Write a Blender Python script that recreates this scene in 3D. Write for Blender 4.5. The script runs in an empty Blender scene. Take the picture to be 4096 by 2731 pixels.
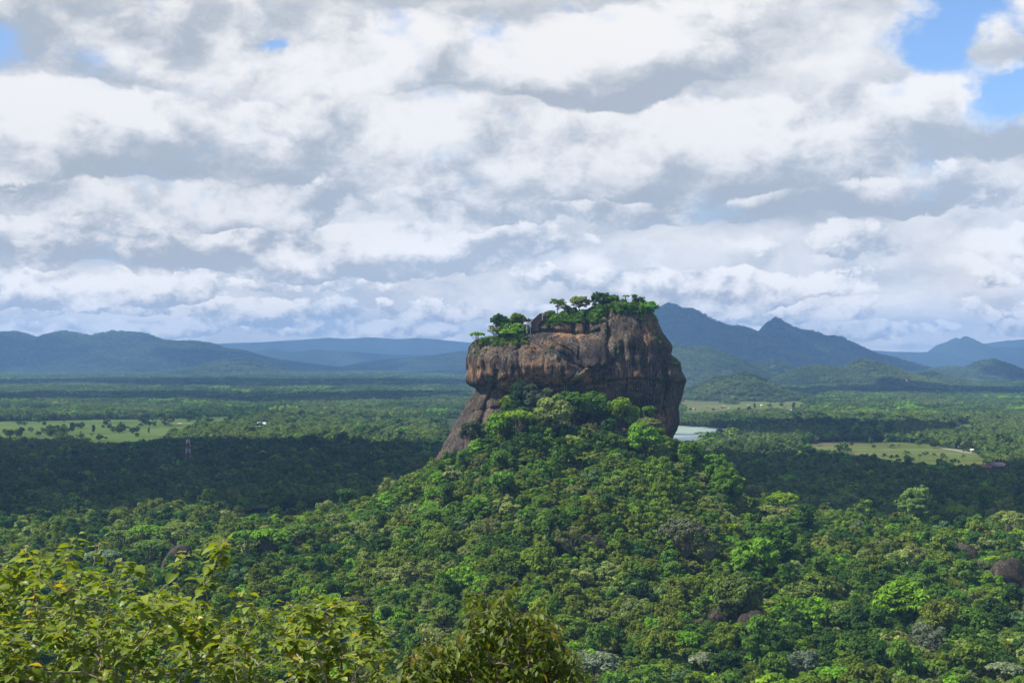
import bpy, math, random
import numpy as np
from mathutils import Vector

scene = bpy.context.scene
R_ = math.radians
F = 1470.0            # focal length in pixels of a 1024 px wide picture
HC = 136.0            # eye height above the plain (m)
HZ = 357.5            # row of the true horizon

# ------------------------------------------------------------------ camera
cam_d = bpy.data.cameras.new("camera")
cam = bpy.data.objects.new("camera", cam_d)
scene.collection.objects.link(cam)
cam_d.sensor_width = 36.0
cam_d.lens = F / 1024.0 * 36.0
cam_d.clip_start = 0.1
cam_d.clip_end = 200000.0
cam.location = (0, 0, HC)
cam.rotation_euler = (R_(90) + math.atan((HZ - 341.0) / F), 0, 0)
scene.camera = cam

# ------------------------------------------------------------------ exposure and renderer
scene.view_settings.view_transform = 'Standard'
scene.view_settings.look = 'None'
scene.view_settings.gamma = 1.0
scene.view_settings.exposure = 0.7
scene.cycles.max_bounces = 5
scene.cycles.diffuse_bounces = 2
scene.cycles.glossy_bounces = 2
scene.cycles.transmission_bounces = 3
scene.cycles.volume_bounces = 0
scene.cycles.transparent_max_bounces = 6
scene.cycles.use_denoising = True
scene.cycles.sample_clamp_indirect = 4.0
scene.cycles.use_adaptive_sampling = True
scene.cycles.adaptive_threshold = 0.015

# ------------------------------------------------------------------ sun
SUN = Vector((-0.62, -0.07, 0.77)).normalized()       # towards the sun
sun_el = math.asin(SUN.z)
sun_az = math.atan2(SUN.x, SUN.y)
sd = bpy.data.lights.new("sun", 'SUN')
sd.energy = 5.0
sd.angle = R_(0.5)
sd.color = (1.0, 0.95, 0.87)
so = bpy.data.objects.new("sun", sd)
so.rotation_euler = (-SUN).to_track_quat('-Z', 'Y').to_euler()
so.location = (-200, -100, 900)
scene.collection.objects.link(so)


# ------------------------------------------------------------------ node helpers
class NB:
    """small builder for node graphs"""
    def __init__(self, tree):
        self.t = tree
        self.n = tree.nodes
        self.l = tree.links

    def new(self, kind, **kw):
        nd = self.n.new(kind)
        for k, v in kw.items():
            setattr(nd, k, v)
        return nd

    def put(self, sock, v):
        if v is None:
            return
        if isinstance(v, bpy.types.NodeSocket):
            self.l.new(v, sock)
        else:
            sock.default_value = v

    def m(self, op, a, b=None, c=None, clamp=False):
        nd = self.new('ShaderNodeMath', operation=op, use_clamp=clamp)
        for i, v in enumerate((a, b, c)):
            self.put(nd.inputs[i], v)
        return nd.outputs[0]

    def add(self, a, b): return self.m('ADD', a, b)
    def sub(self, a, b): return self.m('SUBTRACT', a, b)
    def mul(self, a, b): return self.m('MULTIPLY', a, b)
    def div(self, a, b): return self.m('DIVIDE', a, b)

    def vec(self, x, y, z=0.0):
        nd = self.new('ShaderNodeCombineXYZ')
        for i, v in enumerate((x, y, z)):
            self.put(nd.inputs[i], v)
        return nd.outputs[0]

    def vm(self, op, a, b=None, scale=None):
        nd = self.new('ShaderNodeVectorMath', operation=op)
        self.put(nd.inputs[0], a)
        if b is not None:
            self.put(nd.inputs[1], b)
        if scale is not None:
            self.put(nd.inputs['Scale'], scale)
        return nd.outputs[0]

    def noise(self, vec, scale=1.0, detail=4.0, rough=0.5, lac=2.0, dist=0.0, dim='3D', color=False):
        nd = self.new('ShaderNodeTexNoise', noise_dimensions=dim)
        self.put(nd.inputs['Vector'], vec)
        nd.inputs['Scale'].default_value = scale
        nd.inputs['Detail'].default_value = detail
        nd.inputs['Roughness'].default_value = rough
        nd.inputs['Lacunarity'].default_value = lac
        nd.inputs['Distortion'].default_value = dist
        return nd.outputs[1 if color else 0]

    def smooth(self, v, lo, hi, t0=0.0, t1=1.0):
        nd = self.new('ShaderNodeMapRange', interpolation_type='SMOOTHSTEP', clamp=True)
        self.put(nd.inputs[0], v)
        for i, w in zip((1, 2, 3, 4), (lo, hi, t0, t1)):
            self.put(nd.inputs[i], w)
        return nd.outputs[0]

    def mixc(self, f, a, b, mode='MIX'):
        nd = self.new('ShaderNodeMix', data_type='RGBA', blend_type=mode)
        self.put(nd.inputs[0], f)
        for s, v in ((nd.inputs[6], a), (nd.inputs[7], b)):
            if isinstance(v, tuple) and len(v) == 3:
                v = v + (1.0,)
            self.put(s, v)
        return nd.outputs[2]


# ------------------------------------------------------------------ world: blue sky behind broken cumulus
world = bpy.data.worlds.new("World")
scene.world = world
world.use_nodes = True
world.cycles.sampling_method = 'MANUAL'
world.cycles.sample_map_resolution = 512


def build_sky():
    t = world.node_tree
    t.nodes.clear()
    b = NB(t)
    out = b.new('ShaderNodeOutputWorld')
    bg = b.new('ShaderNodeBackground')
    b.l.new(bg.outputs[0], out.inputs[0])
    sky = b.new('ShaderNodeTexSky', sky_type='NISHITA')
    sky.sun_disc = False
    sky.sun_elevation = sun_el
    sky.sun_rotation = sun_az
    sky.altitude = 200
    sky.dust_density = 0.6
    sky.ozone_density = 1.5
    blue = b.vm('MULTIPLY', sky.outputs[0], (0.125, 0.148, 0.185))
    geo = b.new('ShaderNodeTexCoord')
    sep = b.new('ShaderNodeSeparateXYZ')
    b.l.new(geo.outputs['Generated'], sep.inputs[0])
    x, y, z = sep.outputs
    hyp = b.m('SQRT', b.add(b.mul(x, x), b.mul(y, y)))
    e = b.div(z, b.m('MAXIMUM', hyp, 0.02))          # tangent of the elevation
    az = b.m('ARCTAN2', x, y)                        # bearing
    ep = b.m('MAXIMUM', e, 0.0)
    w = b.add(b.m('MINIMUM', ep, 1.6), 0.045)

    def blob(u, v, ru, rv, amp, acc):
        a0 = math.atan((u - 512) / F)
        e0 = (HZ - v) / F * math.cos(a0)
        da = b.mul(b.sub(az, a0), F / ru)
        de = b.mul(b.sub(ew, e0), F / rv)
        r2 = b.add(b.mul(da, da), b.mul(de, de))
        g = b.m('POWER', 0.3679, b.m('MINIMUM', r2, 30.0))
        return b.m('MULTIPLY_ADD', g, amp, acc)

    az0 = az
    qw = b.vec(b.mul(az0, 9.0), b.mul(e, 15.0), 1.3)
    wc = b.noise(qw, 1.0, 5, 0.6, color=True)
    warp = b.vm('SCALE', b.vm('SUBTRACT', wc, (0.5, 0.5, 0.5)), scale=0.75)
    # ragged edges for the large masses: they are looked up on a warped bearing and elevation
    wsep = b.new('ShaderNodeSeparateXYZ')
    b.l.new(warp, wsep.inputs[0])
    ew = b.m('MULTIPLY_ADD', wsep.outputs[1], b.mul(w, 0.30), e)
    az = b.m('MULTIPLY_ADD', wsep.outputs[0], b.mul(w, 0.60), az0)
    L = 0.0
    for u, v, ru, rv, amp in SKY_LIGHT:
        L = blob(u, v, ru, rv, amp, L)
    # the high broken deck behind everything
    deck = b.noise(b.vm('ADD', b.vec(b.mul(az0, 6.0), b.mul(e, 11.0), 3.7), warp), 1.0, 6.0, 0.52, 2.1)
    deck2 = b.noise(b.vm('ADD', b.vec(b.mul(az0, 6.0), b.mul(e, 11.0), 3.7), b.vm('ADD', warp, (-0.05, 0.12, 0))), 1.0, 4.0, 0.5, 2.1)
    light = b.add(b.add(0.52, b.mul(b.sub(deck, deck2), 2.6)), b.mul(b.sub(deck, 0.5), 0.7))
    light = b.add(light, b.mul(L, 0.8))
    s_ = b.smooth(light, -0.05, 1.05)
    # rows of cumulus, far and low to near and high: lit billowing heads over flat grey bases, each row before the one behind
    bh = b.smooth(e, 0.0, 0.11)
    for i, (vb, hpx, f, seed, th, soft, drift) in enumerate(SKY_ROWS):
        eb, hh = (HZ - vb) / F, hpx / F
        lf = b.noise(b.vec(b.mul(az0, f * 0.16), seed * 3.1, 0.0), 1.0, 2.0, 0.6, dim='2D')
        tt = b.div(b.sub(e, b.m('MULTIPLY_ADD', b.sub(lf, 0.5), drift / F * 5.0, eb)), hh)

        def field(daz, de, det):
            v = b.vm('ADD', b.vec(b.mul(b.add(az0, daz), f), b.mul(b.add(e, de), f * 1.35), seed), b.vm('SCALE', warp, scale=0.55))
            return b.noise(v, 1.0, det, 0.57, 2.15)
        n0, n1 = field(0, 0, 7.0), field(-0.24 / f * 0.5, 0.24 / f, 5.0)
        c_ = b.sub(tt, 0.40)
        prof = b.sub(0.30, b.mul(b.mul(c_, c_), 1.25))
        floor_ = b.smooth(b.m('MULTIPLY_ADD', b.sub(n0, 0.5), 0.9, tt), 0.18, -0.14, 0.0, 0.8)
        D = b.sub(b.add(b.add(b.mul(b.sub(n0, 0.5), 2.3), prof), b.mul(b.sub(lf, 0.5), -3.2)), b.add(floor_, th))
        if i == 3:
            fine_n = n0
        al = b.smooth(D, -soft * 0.6, soft * 0.6)
        body = b.add(b.add(0.20, b.mul(b.smooth(tt, 0.0, 0.85), 0.62)), b.add(b.mul(b.sub(n0, n1), 3.6), b.mul(L, 0.95)))
        body = b.smooth(body, 0.0, 1.0)
        mx = b.new('ShaderNodeMix', data_type='FLOAT')
        b.put(mx.inputs[0], al)
        b.put(mx.inputs[2], s_)
        b.put(mx.inputs[3], body)
        s_ = mx.outputs[0]
    C = b.add(b.mul(b.sub(deck, 0.5), 1.3), 0.78)
    for u, v, ru, rv, amp in SKY_COVER:
        C = blob(u, v, ru, rv, amp, C)
    C = b.add(C, b.add(b.mul(b.sub(n0, 0.5), 0.7), b.mul(b.sub(fine_n, 0.5), 2.3)))
    # overhead and behind, where the sun stands, the sky is mostly clear
    away = b.m('MAXIMUM', b.smooth(e, 0.30, 0.62), b.smooth(b.m('ABSOLUTE', az0), 0.65, 1.3))
    C = b.sub(C, b.mul(away, 0.72))
    cover = b.smooth(C, -0.25, 0.60)
    grey = b.mixc(bh, (0.70, 0.73, 0.765), (0.48, 0.525, 0.585))
    white = b.mixc(bh, (1.70, 1.60, 1.45), (1.0, 0.985, 0.97))
    cloud = b.mixc(s_, grey, white)
    blue = b.mixc(b.smooth(e, 0.0, 0.12), (0.42, 0.60, 0.82), blue)
    col = b.mixc(cover, blue, cloud)
    # below the horizon line: hazy ground tone
    col = b.mixc(b.smooth(e, -0.02, 0.004), (0.30, 0.38, 0.42), col)
    b.put(bg.inputs[0], col)
    bg.inputs[1].default_value = 0.62


# (column, row, half-width, half-height, amount) of the masses one sees, as bearings and elevations
SKY_ROWS = [
    # row of the base, height of the heads (px), fineness, seed, threshold, softness, waviness of the base (px)
    (338, 20, 46.0, 2.3, 0.06, 0.10, 6), (322, 26, 36.0, 5.9, 0.06, 0.11, 8), (300, 34, 28.0, 9.4, 0.04, 0.13, 12), (268, 48, 20.0, 13.2, 0.05, 0.15, 16),
    (226, 64, 15.0, 17.7, 0.05, 0.18, 22), (170, 84, 11.0, 21.1, 0.06, 0.22, 30), (88, 100, 8.5, 26.6, 0.06, 0.26, 36),
]
SKY_LIGHT = [
    (205, 240, 125, 14, -0.42), (60, 255, 80, 10, -0.25), (330, 262, 90, 12, -0.22),
    (585, 255, 70, 24, -0.42), (470, 268, 80, 14, -0.15), (800, 206, 140, 15, -0.45),
    (900, 190, 80, 40, -0.25), (700, 105, 130, 26, -0.30), (520, 118, 120, 20, -0.20),
    (420, 18, 320, 20, -0.22), (225, 160, 60, 45, -0.22), (330, 190, 55, 40, -0.16), (60, 5, 80, 18, -0.25),
    (360, 100, 70, 45, 0.30), (40, 150, 80, 50, 0.32), (60, 222, 55, 10, 0.20), (255, 214, 70, 11, 0.40),
    (585, 259, 26, 11, 0.75), (400, 258, 50, 16, 0.45), (660, 158, 120, 34, 0.38), (500, 200, 130, 22, 0.22),
    (730, 235, 80, 18, 0.30), (985, 255, 50, 34, 0.42), (900, 305, 120, 22, 0.22), (840, 60, 45, 45, 0.25),
    (945, 85, 24, 25, 0.35), (620, 45, 180, 26, 0.14), (130, 285, 100, 14, 0.18), (870, 160, 60, 30, 0.15),
]
SKY_COVER = [
    (972, 30, 58, 60, -1.7), (1012, 92, 40, 26, -1.25), (990, 54, 26, 24, 1.95), (938, 95, 26, 24, 1.0),
    (262, 36, 22, 9, -0.72), (12, 42, 40, 28, -0.52), (370, 347, 240, 7, -0.8), (930, 349, 110, 5, -0.6),
]
build_sky()


# ------------------------------------------------------------------ numeric helpers
def at_ground(u, v, z=0.0):
    """the point of the level z that lies on the bearing and depression of column u, row v"""
    y = F * (HC - z) / (v - HZ)
    return (u - 512.0) / F * y, y


def at(u, v, y):
    return (u - 512.0) / F * y, y, HC - (v - HZ) / F * y


def _hash(ix, iy, iz, seed):
    h = (ix.astype(np.int64) * 374761393 + iy.astype(np.int64) * 668265263 + iz.astype(np.int64) * 2147483647 + seed * 974634541) & 0xFFFFFFFF
    h = ((h ^ (h >> 13)) * 1274126177) & 0xFFFFFFFF
    h = ((h ^ (h >> 16)) * 2246822519) & 0xFFFFFFFF
    return ((h ^ (h >> 15)) & 0xFFFFFF).astype(np.float32) / float(0xFFFFFF)


def vnoise(x, y, z, seed=0):
    """smooth value noise in 0..1"""
    ix, iy, iz = np.floor(x), np.floor(y), np.floor(z)
    fx, fy, fz = x - ix, y - iy, z - iz
    fx, fy, fz = (f * f * f * (f * (f * 6 - 15) + 10) for f in (fx, fy, fz))
    r = 0
    for dz in (0, 1):
        for dy in (0, 1):
            for dx in (0, 1):
                wgt = (fx if dx else 1 - fx) * (fy if dy else 1 - fy) * (fz if dz else 1 - fz)
                r = r + wgt * _hash(ix + dx, iy + dy, iz + dz, seed)
    return r


def fbm(x, y, z, octv=4, seed=0, gain=0.5):
    a, s, t = 1.0, 0.0, 0.0
    for k in range(octv):
        s = s + a * (vnoise(x, y, z, seed + k * 17) - 0.5)
        t += a * 0.5
        a *= gain
        x, y, z = x * 2.03 + 11.3, y * 2.03 + 5.1, z * 2.03 + 7.7
    return s / t        # about -1..1


def sstep(x, a, b):
    t = np.clip((x - a) / (b - a), 0, 1)
    return t * t * (3 - 2 * t)


def inside(px, py, poly):
    """even-odd test of points against a polygon"""
    r = np.zeros(px.shape, bool)
    n = len(poly)
    for i in range(n):
        x1, y1 = poly[i]
        x2, y2 = poly[(i + 1) % n]
        c = (y1 > py) != (y2 > py)
        with np.errstate(divide='ignore', invalid='ignore'):
            xi = (x2 - x1) * (py - y1) / (y2 - y1 if y2 != y1 else 1e-9) + x1
        r ^= c & (px < xi)
    return r


def link(o, parent=None):
    scene.collection.objects.link(o)
    if parent is not None:
        o.parent = parent
    return o


def mesh_np(name, verts, faces, mats=(), smooth=False, fmat=None, attrs=None, link_it=True, parent=None):
    """faces: an (n, k) array of equal polygons, or a list of such arrays"""
    me = bpy.data.meshes.new(name)
    if not isinstance(faces, (list, tuple)):
        faces = [faces]
    faces = [np.asarray(f, np.int32) for f in faces if len(f)]
    verts = np.asarray(verts, np.float32)
    me.vertices.add(len(verts))
    me.vertices.foreach_set('co', verts.ravel())
    nl = sum(f.size for f in faces)
    npoly = sum(len(f) for f in faces)
    me.loops.add(nl)
    me.loops.foreach_set('vertex_index', np.concatenate([f.ravel() for f in faces]))
    me.polygons.add(npoly)
    starts, tot = [], 0
    for f in faces:
        starts.append(tot + np.arange(len(f)) * f.shape[1])
        tot += f.size
    me.polygons.foreach_set('loop_start', np.concatenate(starts).astype(np.int32))
    if fmat is not None:
        me.polygons.foreach_set('material_index', np.asarray(fmat, np.int32))
    me.polygons.foreach_set('use_smooth', np.full(npoly, bool(smooth)))
    for m in mats:
        me.materials.append(m)
    me.update(calc_edges=True)
    me.validate(verbose=False)
    for an, av in (attrs or {}).items():
        av = np.asarray(av, np.float32)
        if av.ndim == 1:
            at_ = me.attributes.new(an, 'FLOAT', 'POINT')
            at_.data.foreach_set('value', av)
        else:
            at_ = me.attributes.new(an, 'FLOAT_VECTOR', 'POINT')
            at_.data.foreach_set('vector', av.ravel())
    o = bpy.data.objects.new(name, me)
    if link_it:
        link(o, parent)
    return o


def grid_faces(nx, ny):
    i = np.arange(nx - 1)[None, :] + np.arange(ny - 1)[:, None] * nx
    i = i.ravel()
    return np.stack([i, i + 1, i + 1 + nx, i + nx], 1)


def tag(o, label, cat, group=None):
    o['label'] = label
    o['category'] = cat
    if group:
        o['group'] = group
    return o


def empty(name, loc=(0, 0, 0), rz=0.0, scale=1.0):
    o = bpy.data.objects.new(name, None)
    o.empty_display_size = 0.5
    o.location = loc
    o.rotation_euler = (0, 0, rz)
    o.scale = (scale,) * 3
    return link(o)


def material(name):
    m = bpy.data.materials.new(name)
    m.use_nodes = True
    m.node_tree.nodes.clear()
    b = NB(m.node_tree)
    out = b.new('ShaderNodeOutputMaterial')
    return m, b, out


def plain(name, col, rough=0.7, var=0.15, scale=1.0, metal=0.0, spec=0.3):
    """a painted or weathered surface with a little mottling"""
    m, b, out = material(name)
    p = b.new('ShaderNodeBsdfPrincipled')
    tc = b.new('ShaderNodeTexCoord')
    n = b.noise(tc.outputs['Object'], scale, 5, 0.6)
    k = b.smooth(n, 0.3, 0.7, 1 - var, 1 + var)
    b.put(p.inputs['Base Color'], b.vm('SCALE', tuple(col[:3]), scale=k))
    p.inputs['Roughness'].default_value = rough
    p.inputs['Metallic'].default_value = metal
    p.inputs['Specular IOR Level'].default_value = spec
    b.l.new(p.outputs[0], out.inputs[0])
    return m


# ------------------------------------------------------------------ land
CREST = [(-400, 560), (150, 566), (230, 562), (270, 555), (305, 541), (348, 528), (379, 507), (414, 497), (435, 476), (447, 464), (463, 462), (473, 458),
         (488, 441), (497, 432), (510, 419), (523, 408), (556, 414), (600, 421), (630, 428), (657, 441), (677, 452), (714, 488), (740, 513), (784, 527),
         (827, 542), (893, 549), (960, 549), (1024, 544), (1200, 550), (1700, 560)]
_cx = np.array([(u - 512) / F * 990.0 for u, v in CREST])
_cz = np.array([HC - (v - HZ) / F * 990.0 for u, v in CREST])


def hill_crest(x):
    return sum(np.interp(x + d, _cx, _cz) for d in (-9, -3, 3, 9)) / 4.0


def ground_z(x, y):
    """height of the bare ground"""
    x, y = np.asarray(x, np.float64), np.asarray(y, np.float64)
    zc = np.maximum(hill_crest(x), 0)
    # the wooded cone under the rock: its foot is rounder than its crest is wide
    wf = 395.0
    t = np.clip((985.0 - y) / wf, 0, 1)
    front = (1 - t) ** 1.32
    yb = 998.0 + 117.0 * np.exp(-((x - 30.0) / 105.0) ** 4)
    back = (1 - np.clip((y - yb) / 190.0, 0, 1)) ** 1.6
    h = zc * front * back
    # spread of the cone to both sides of the crest line
    rad = np.hypot((x - 40) / 1.0, (y - 985) / 1.25)
    h = np.maximum(h, 62 * np.clip(1 - rad / 330.0, 0, 1) ** 1.6 * back)
    far = sstep(y, 1500, 9000)
    und = fbm(x / 210.0, y / 210.0, np.full_like(x, 3.3), 3, 5) * 4.0 * sstep(y, 200, 560) * (1 - sstep(y, 1050, 1300))
    near = np.where(y < 22, 131.0 + 0.0 * y, np.maximum(131.0 - 2.4 * (y - 22), 0.0))
    return np.maximum(h + und * 0.8, near)


xs = np.sinh(np.linspace(-5.4, 5.4, 300)) * 480.0
ys = np.concatenate([np.linspace(-3000, -60, 12), np.linspace(-40, 60, 34), np.linspace(70, 560, 36), np.linspace(568, 1360, 132),
                     np.geomspace(1380, 70000, 90)])
gx, gy = np.meshgrid(xs, ys)
gz = ground_z(gx.ravel(), gy.ravel())


def forest_floor_material():
    m, b, out = material("forest_floor")
    d = b.new('ShaderNodeBsdfDiffuse')
    geo = b.new('ShaderNodeNewGeometry')
    p = geo.outputs['Position']
    n1 = b.noise(p, 0.004, 6, 0.6)
    n2 = b.noise(p, 0.06, 4, 0.6)
    c = b.mixc(b.smooth(n1, 0.38, 0.62), (0.022, 0.040, 0.014), (0.045, 0.066, 0.022))
    c = b.mixc(b.smooth(n2, 0.45, 0.75), c, (0.070, 0.060, 0.030))
    b.put(d.inputs[0], c)
    b.l.new(d.outputs[0], out.inputs[0])
    return m


ground = mesh_np("ground", np.stack([gx.ravel(), gy.ravel(), gz], 1), grid_faces(len(xs), len(ys)), [forest_floor_material()], smooth=True)
ground['kind'] = 'structure'
ground['label'] = "dark forest floor of the plain and the wooded slopes"

# ------------------------------------------------------------------ open land on the plain: pastures, paddies, lake
def grass_material(name, c1, c2, soil, ls=0.02, rows=0.0):
    m, b, out = material(name)
    d = b.new('ShaderNodeBsdfDiffuse')
    geo = b.new('ShaderNodeNewGeometry')
    p = geo.outputs['Position']
    st = b.vm('MULTIPLY', p, (ls * 0.35, ls, 1.0))
    n1 = b.noise(st, 1.0, 6, 0.6)
    n2 = b.noise(b.vm('MULTIPLY', p, (0.012, 0.09, 1.0)), 1.0, 4, 0.55)
    c = b.mixc(b.smooth(n1, 0.35, 0.65), c1, c2)
    c = b.mixc(b.smooth(n2, 0.60, 0.74), c, soil)
    if rows:
        n3 = b.noise(b.vm('MULTIPLY', p, (0.004, rows, 1.0)), 1.0, 2, 0.5)
        c = b.mixc(b.smooth(n3, 0.58, 0.62), c, soil)
    b.put(d.inputs[0], c)
    b.l.new(d.outputs[0], out.inputs[0])
    return m


def sheet(name, pix, mat, z, label):
    """a flat piece of land whose outline is given as bearings and depressions; cut into strips so that it shades well"""
    pts = [at_ground(u, v) for u, v in pix]
    me = bpy.data.meshes.new(name)
    # soften the outline
    fine = []
    n = len(pts)
    rr = random.Random(len(name) * 7 + n)
    for i in range(n):
        a, c = pts[i], pts[(i + 1) % n]
        for k in range(6):
            t = k / 6
            jx = rr.uniform(-1, 1) * 0.012 * abs(c[0] - a[0] + 0.3 * (c[1] - a[1])) if k else 0
            jy = rr.uniform(-1, 1) * 0.010 * a[1] * 0.5 if k else 0
            fine.append((a[0] + (c[0] - a[0]) * t + jx, a[1] + (c[1] - a[1]) * t + jy))
    me.from_pydata([(x, y, z) for x, y in fine], [], [list(range(len(fine)))])
    me.materials.append(mat)
    o = link(bpy.data.objects.new(name, me))
    if o.data.polygons[0].normal.z < 0:
        o.data.flip_normals()
    o['kind'] = 'structure'
    o['label'] = label
    OPEN.append(fine)
    return o


OPEN = []       # outlines in which the forest does not grow
m_past = grass_material("pasture_grass", (0.048, 0.088, 0.022), (0.100, 0.138, 0.040), (0.105, 0.072, 0.038))
m_pad = grass_material("paddy_grass", (0.066, 0.098, 0.024), (0.120, 0.140, 0.048), (0.100, 0.072, 0.042), rows=0.05)
m_dim = grass_material("lush_grass", (0.040, 0.095, 0.022), (0.060, 0.115, 0.028), (0.05, 0.10, 0.025))
m_fal = grass_material("fallow_soil", (0.085, 0.080, 0.040), (0.115, 0.105, 0.050), (0.075, 0.055, 0.036))
sheet("pasture", [(-60, 421.5), (30, 421), (90, 419.5), (150, 419), (186, 418.5), (196, 423), (182, 430), (165, 436), (150, 441), (100, 442.5), (60, 439), (20, 437), (-60, 437)],
      m_past, 0.5, "open green pasture with scattered trees on the plain")
sheet("meadow", [(186, 420.5), (200, 417.5), (232, 416.2), (246, 417), (236, 419.5), (212, 422.5)], m_past, 0.5, "narrow green meadow beyond the pasture")
sheet("paddy_field", [(812, 446.5), (838, 443.2), (880, 441.5), (920, 443.2), (962, 449.3), (976, 453), (985, 459.5), (986, 463.5), (960, 465.5), (930, 464), (900, 461),
                      (868, 456.5), (842, 452.5), (818, 449.5)], m_pad, 0.5, "yellow green paddy field in the clearing between two forest belts")
sheet("fallow_strip", [(800, 444.5), (830, 441.2), (862, 440.4), (880, 441.6), (838, 443.3), (812, 446.4)], m_fal, 0.4, "brown fallow strip at the dark forest edge")
sheet("glade", [(228, 520), (248, 513), (300, 509.5), (318, 506), (336, 507), (318, 514), (300, 519), (262, 524), (236, 525)], m_dim, 0.5, "small lush glade in the shaded forest")
sheet("rice_terraces", [(672, 402), (700, 396), (740, 395), (770, 396.5), (800, 401), (812, 405), (786, 409.5), (740, 408.5), (716, 411.5), (676, 413.5)], m_pad, 0.5,
      "pale rice terraces beyond the lake")
sheet("far_paddies", [(730, 394.5), (780, 392.5), (830, 394), (812, 397.5), (770, 396)], m_pad, 0.5, "thin band of far paddies below the foothills")
sheet("clearing", [(946, 427.5), (964, 423.3), (978, 423.8), (968, 429), (950, 429.6)], m_past, 0.5, "small bright clearing among the far palms")
sheet("verge", [(1000, 500), (1024, 496.5), (1070, 497), (1040, 507), (1012, 505.5)], m_dim, 0.5, "bright grass verge at the forest edge")
sheet("yard", [(676, 452), (690, 449), (700, 451), (694, 457), (680, 458)], m_past, 0.5, "grassy yard behind the wooded slope")


def water_material():
    m, b, out = material("lake_water")
    p = b.new('ShaderNodeBsdfPrincipled')
    geo = b.new('ShaderNodeNewGeometry')
    pos = geo.outputs['Position']
    n = b.noise(b.vm('MULTIPLY', pos, (0.0045, 0.012, 1.0)), 1.0, 6, 0.6)
    lily = b.smooth(n, 0.40, 0.52)
    col = b.mixc(lily, (0.03, 0.05, 0.06), (0.20, 0.27, 0.20))
    b.put(p.inputs['Base Color'], col)
    b.put(p.inputs['Roughness'], b.smooth(lily, 0.0, 1.0, 0.12, 0.45))
    bump = b.new('ShaderNodeBump')
    bump.inputs['Strength'].default_value = 0.15
    b.put(bump.inputs['Height'], b.noise(pos, 0.6, 3, 0.5))
    b.l.new(bump.outputs[0], p.inputs['Normal'])
    b.l.new(p.outputs[0], out.inputs[0])
    return m


lake = sheet("lake", [(640, 424.5), (690, 425.5), (715, 427.5), (745, 429.6), (728, 432), (712, 432), (706, 435), (700, 439), (688, 443.5), (640, 446)], water_material(), 0.6,
             "pale lily covered lake behind the rock")
sheet("reed_islet", [(693, 433.2), (700, 431.6), (706, 432), (704, 433), (697, 433.6)], m_past, 0.9, "low reedy islet in the pale lake")
rd = sheet("road", [(940, 447.6), (952, 449), (962, 450.6), (972, 452.6), (972, 453.5), (960, 451.6), (950, 449.8), (940, 448.2)], plain("dusty_road", (0.27, 0.23, 0.17)), 0.8,
           "pale dusty road along the paddy field")


# ------------------------------------------------------------------ far hills
def hill_material(name, c1, c2, c3, rock=0.0):
    m, b, out = material(name)
    d = b.new('ShaderNodeBsdfDiffuse')
    geo = b.new('ShaderNodeNewGeometry')
    p = geo.outputs['Position']
    n1 = b.noise(p, 0.0022, 7, 0.62)
    n2 = b.noise(p, 0.020, 5, 0.65)
    n3 = b.noise(p, 0.09, 3, 0.6)
    c = b.mixc(b.smooth(n1, 0.38, 0.64), c1, c2)
    c = b.mixc(b.smooth(n2, 0.52, 0.70), c, c3)
    if rock:
        n4 = b.noise(p, 0.0048, 6, 0.6)
        c = b.mixc(b.smooth(n4, 0.63, 0.70, 0.0, rock), c, (0.17, 0.125, 0.10))
    b.put(d.inputs[0], b.mixc(b.smooth(n3, 0.45, 0.62), b.vm('SCALE', c, scale=0.45), c))
    bump = b.new('ShaderNodeBump')
    bump.inputs['Strength'].default_value = 1.0
    bump.inputs['Distance'].default_value = 16.0
    b.put(bump.inputs['Height'], b.add(b.mul(n3, 0.8), b.mul(n2, 1.2)))
    b.l.new(bump.outputs[0], d.inputs['Normal'])
    b.l.new(d.outputs[0], out.inputs[0])
    return m


mh_a = hill_material("hill_forest", (0.030, 0.062, 0.022), (0.060, 0.100, 0.030), (0.085, 0.120, 0.042))
mh_b = hill_material("foothill_forest", (0.040, 0.070, 0.020), (0.075, 0.105, 0.032), (0.105, 0.125, 0.045), rock=0.85)
mh_c = hill_material("mountain_forest", (0.030, 0.052, 0.025), (0.045, 0.070, 0.030), (0.060, 0.080, 0.036), rock=0.4)


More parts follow.
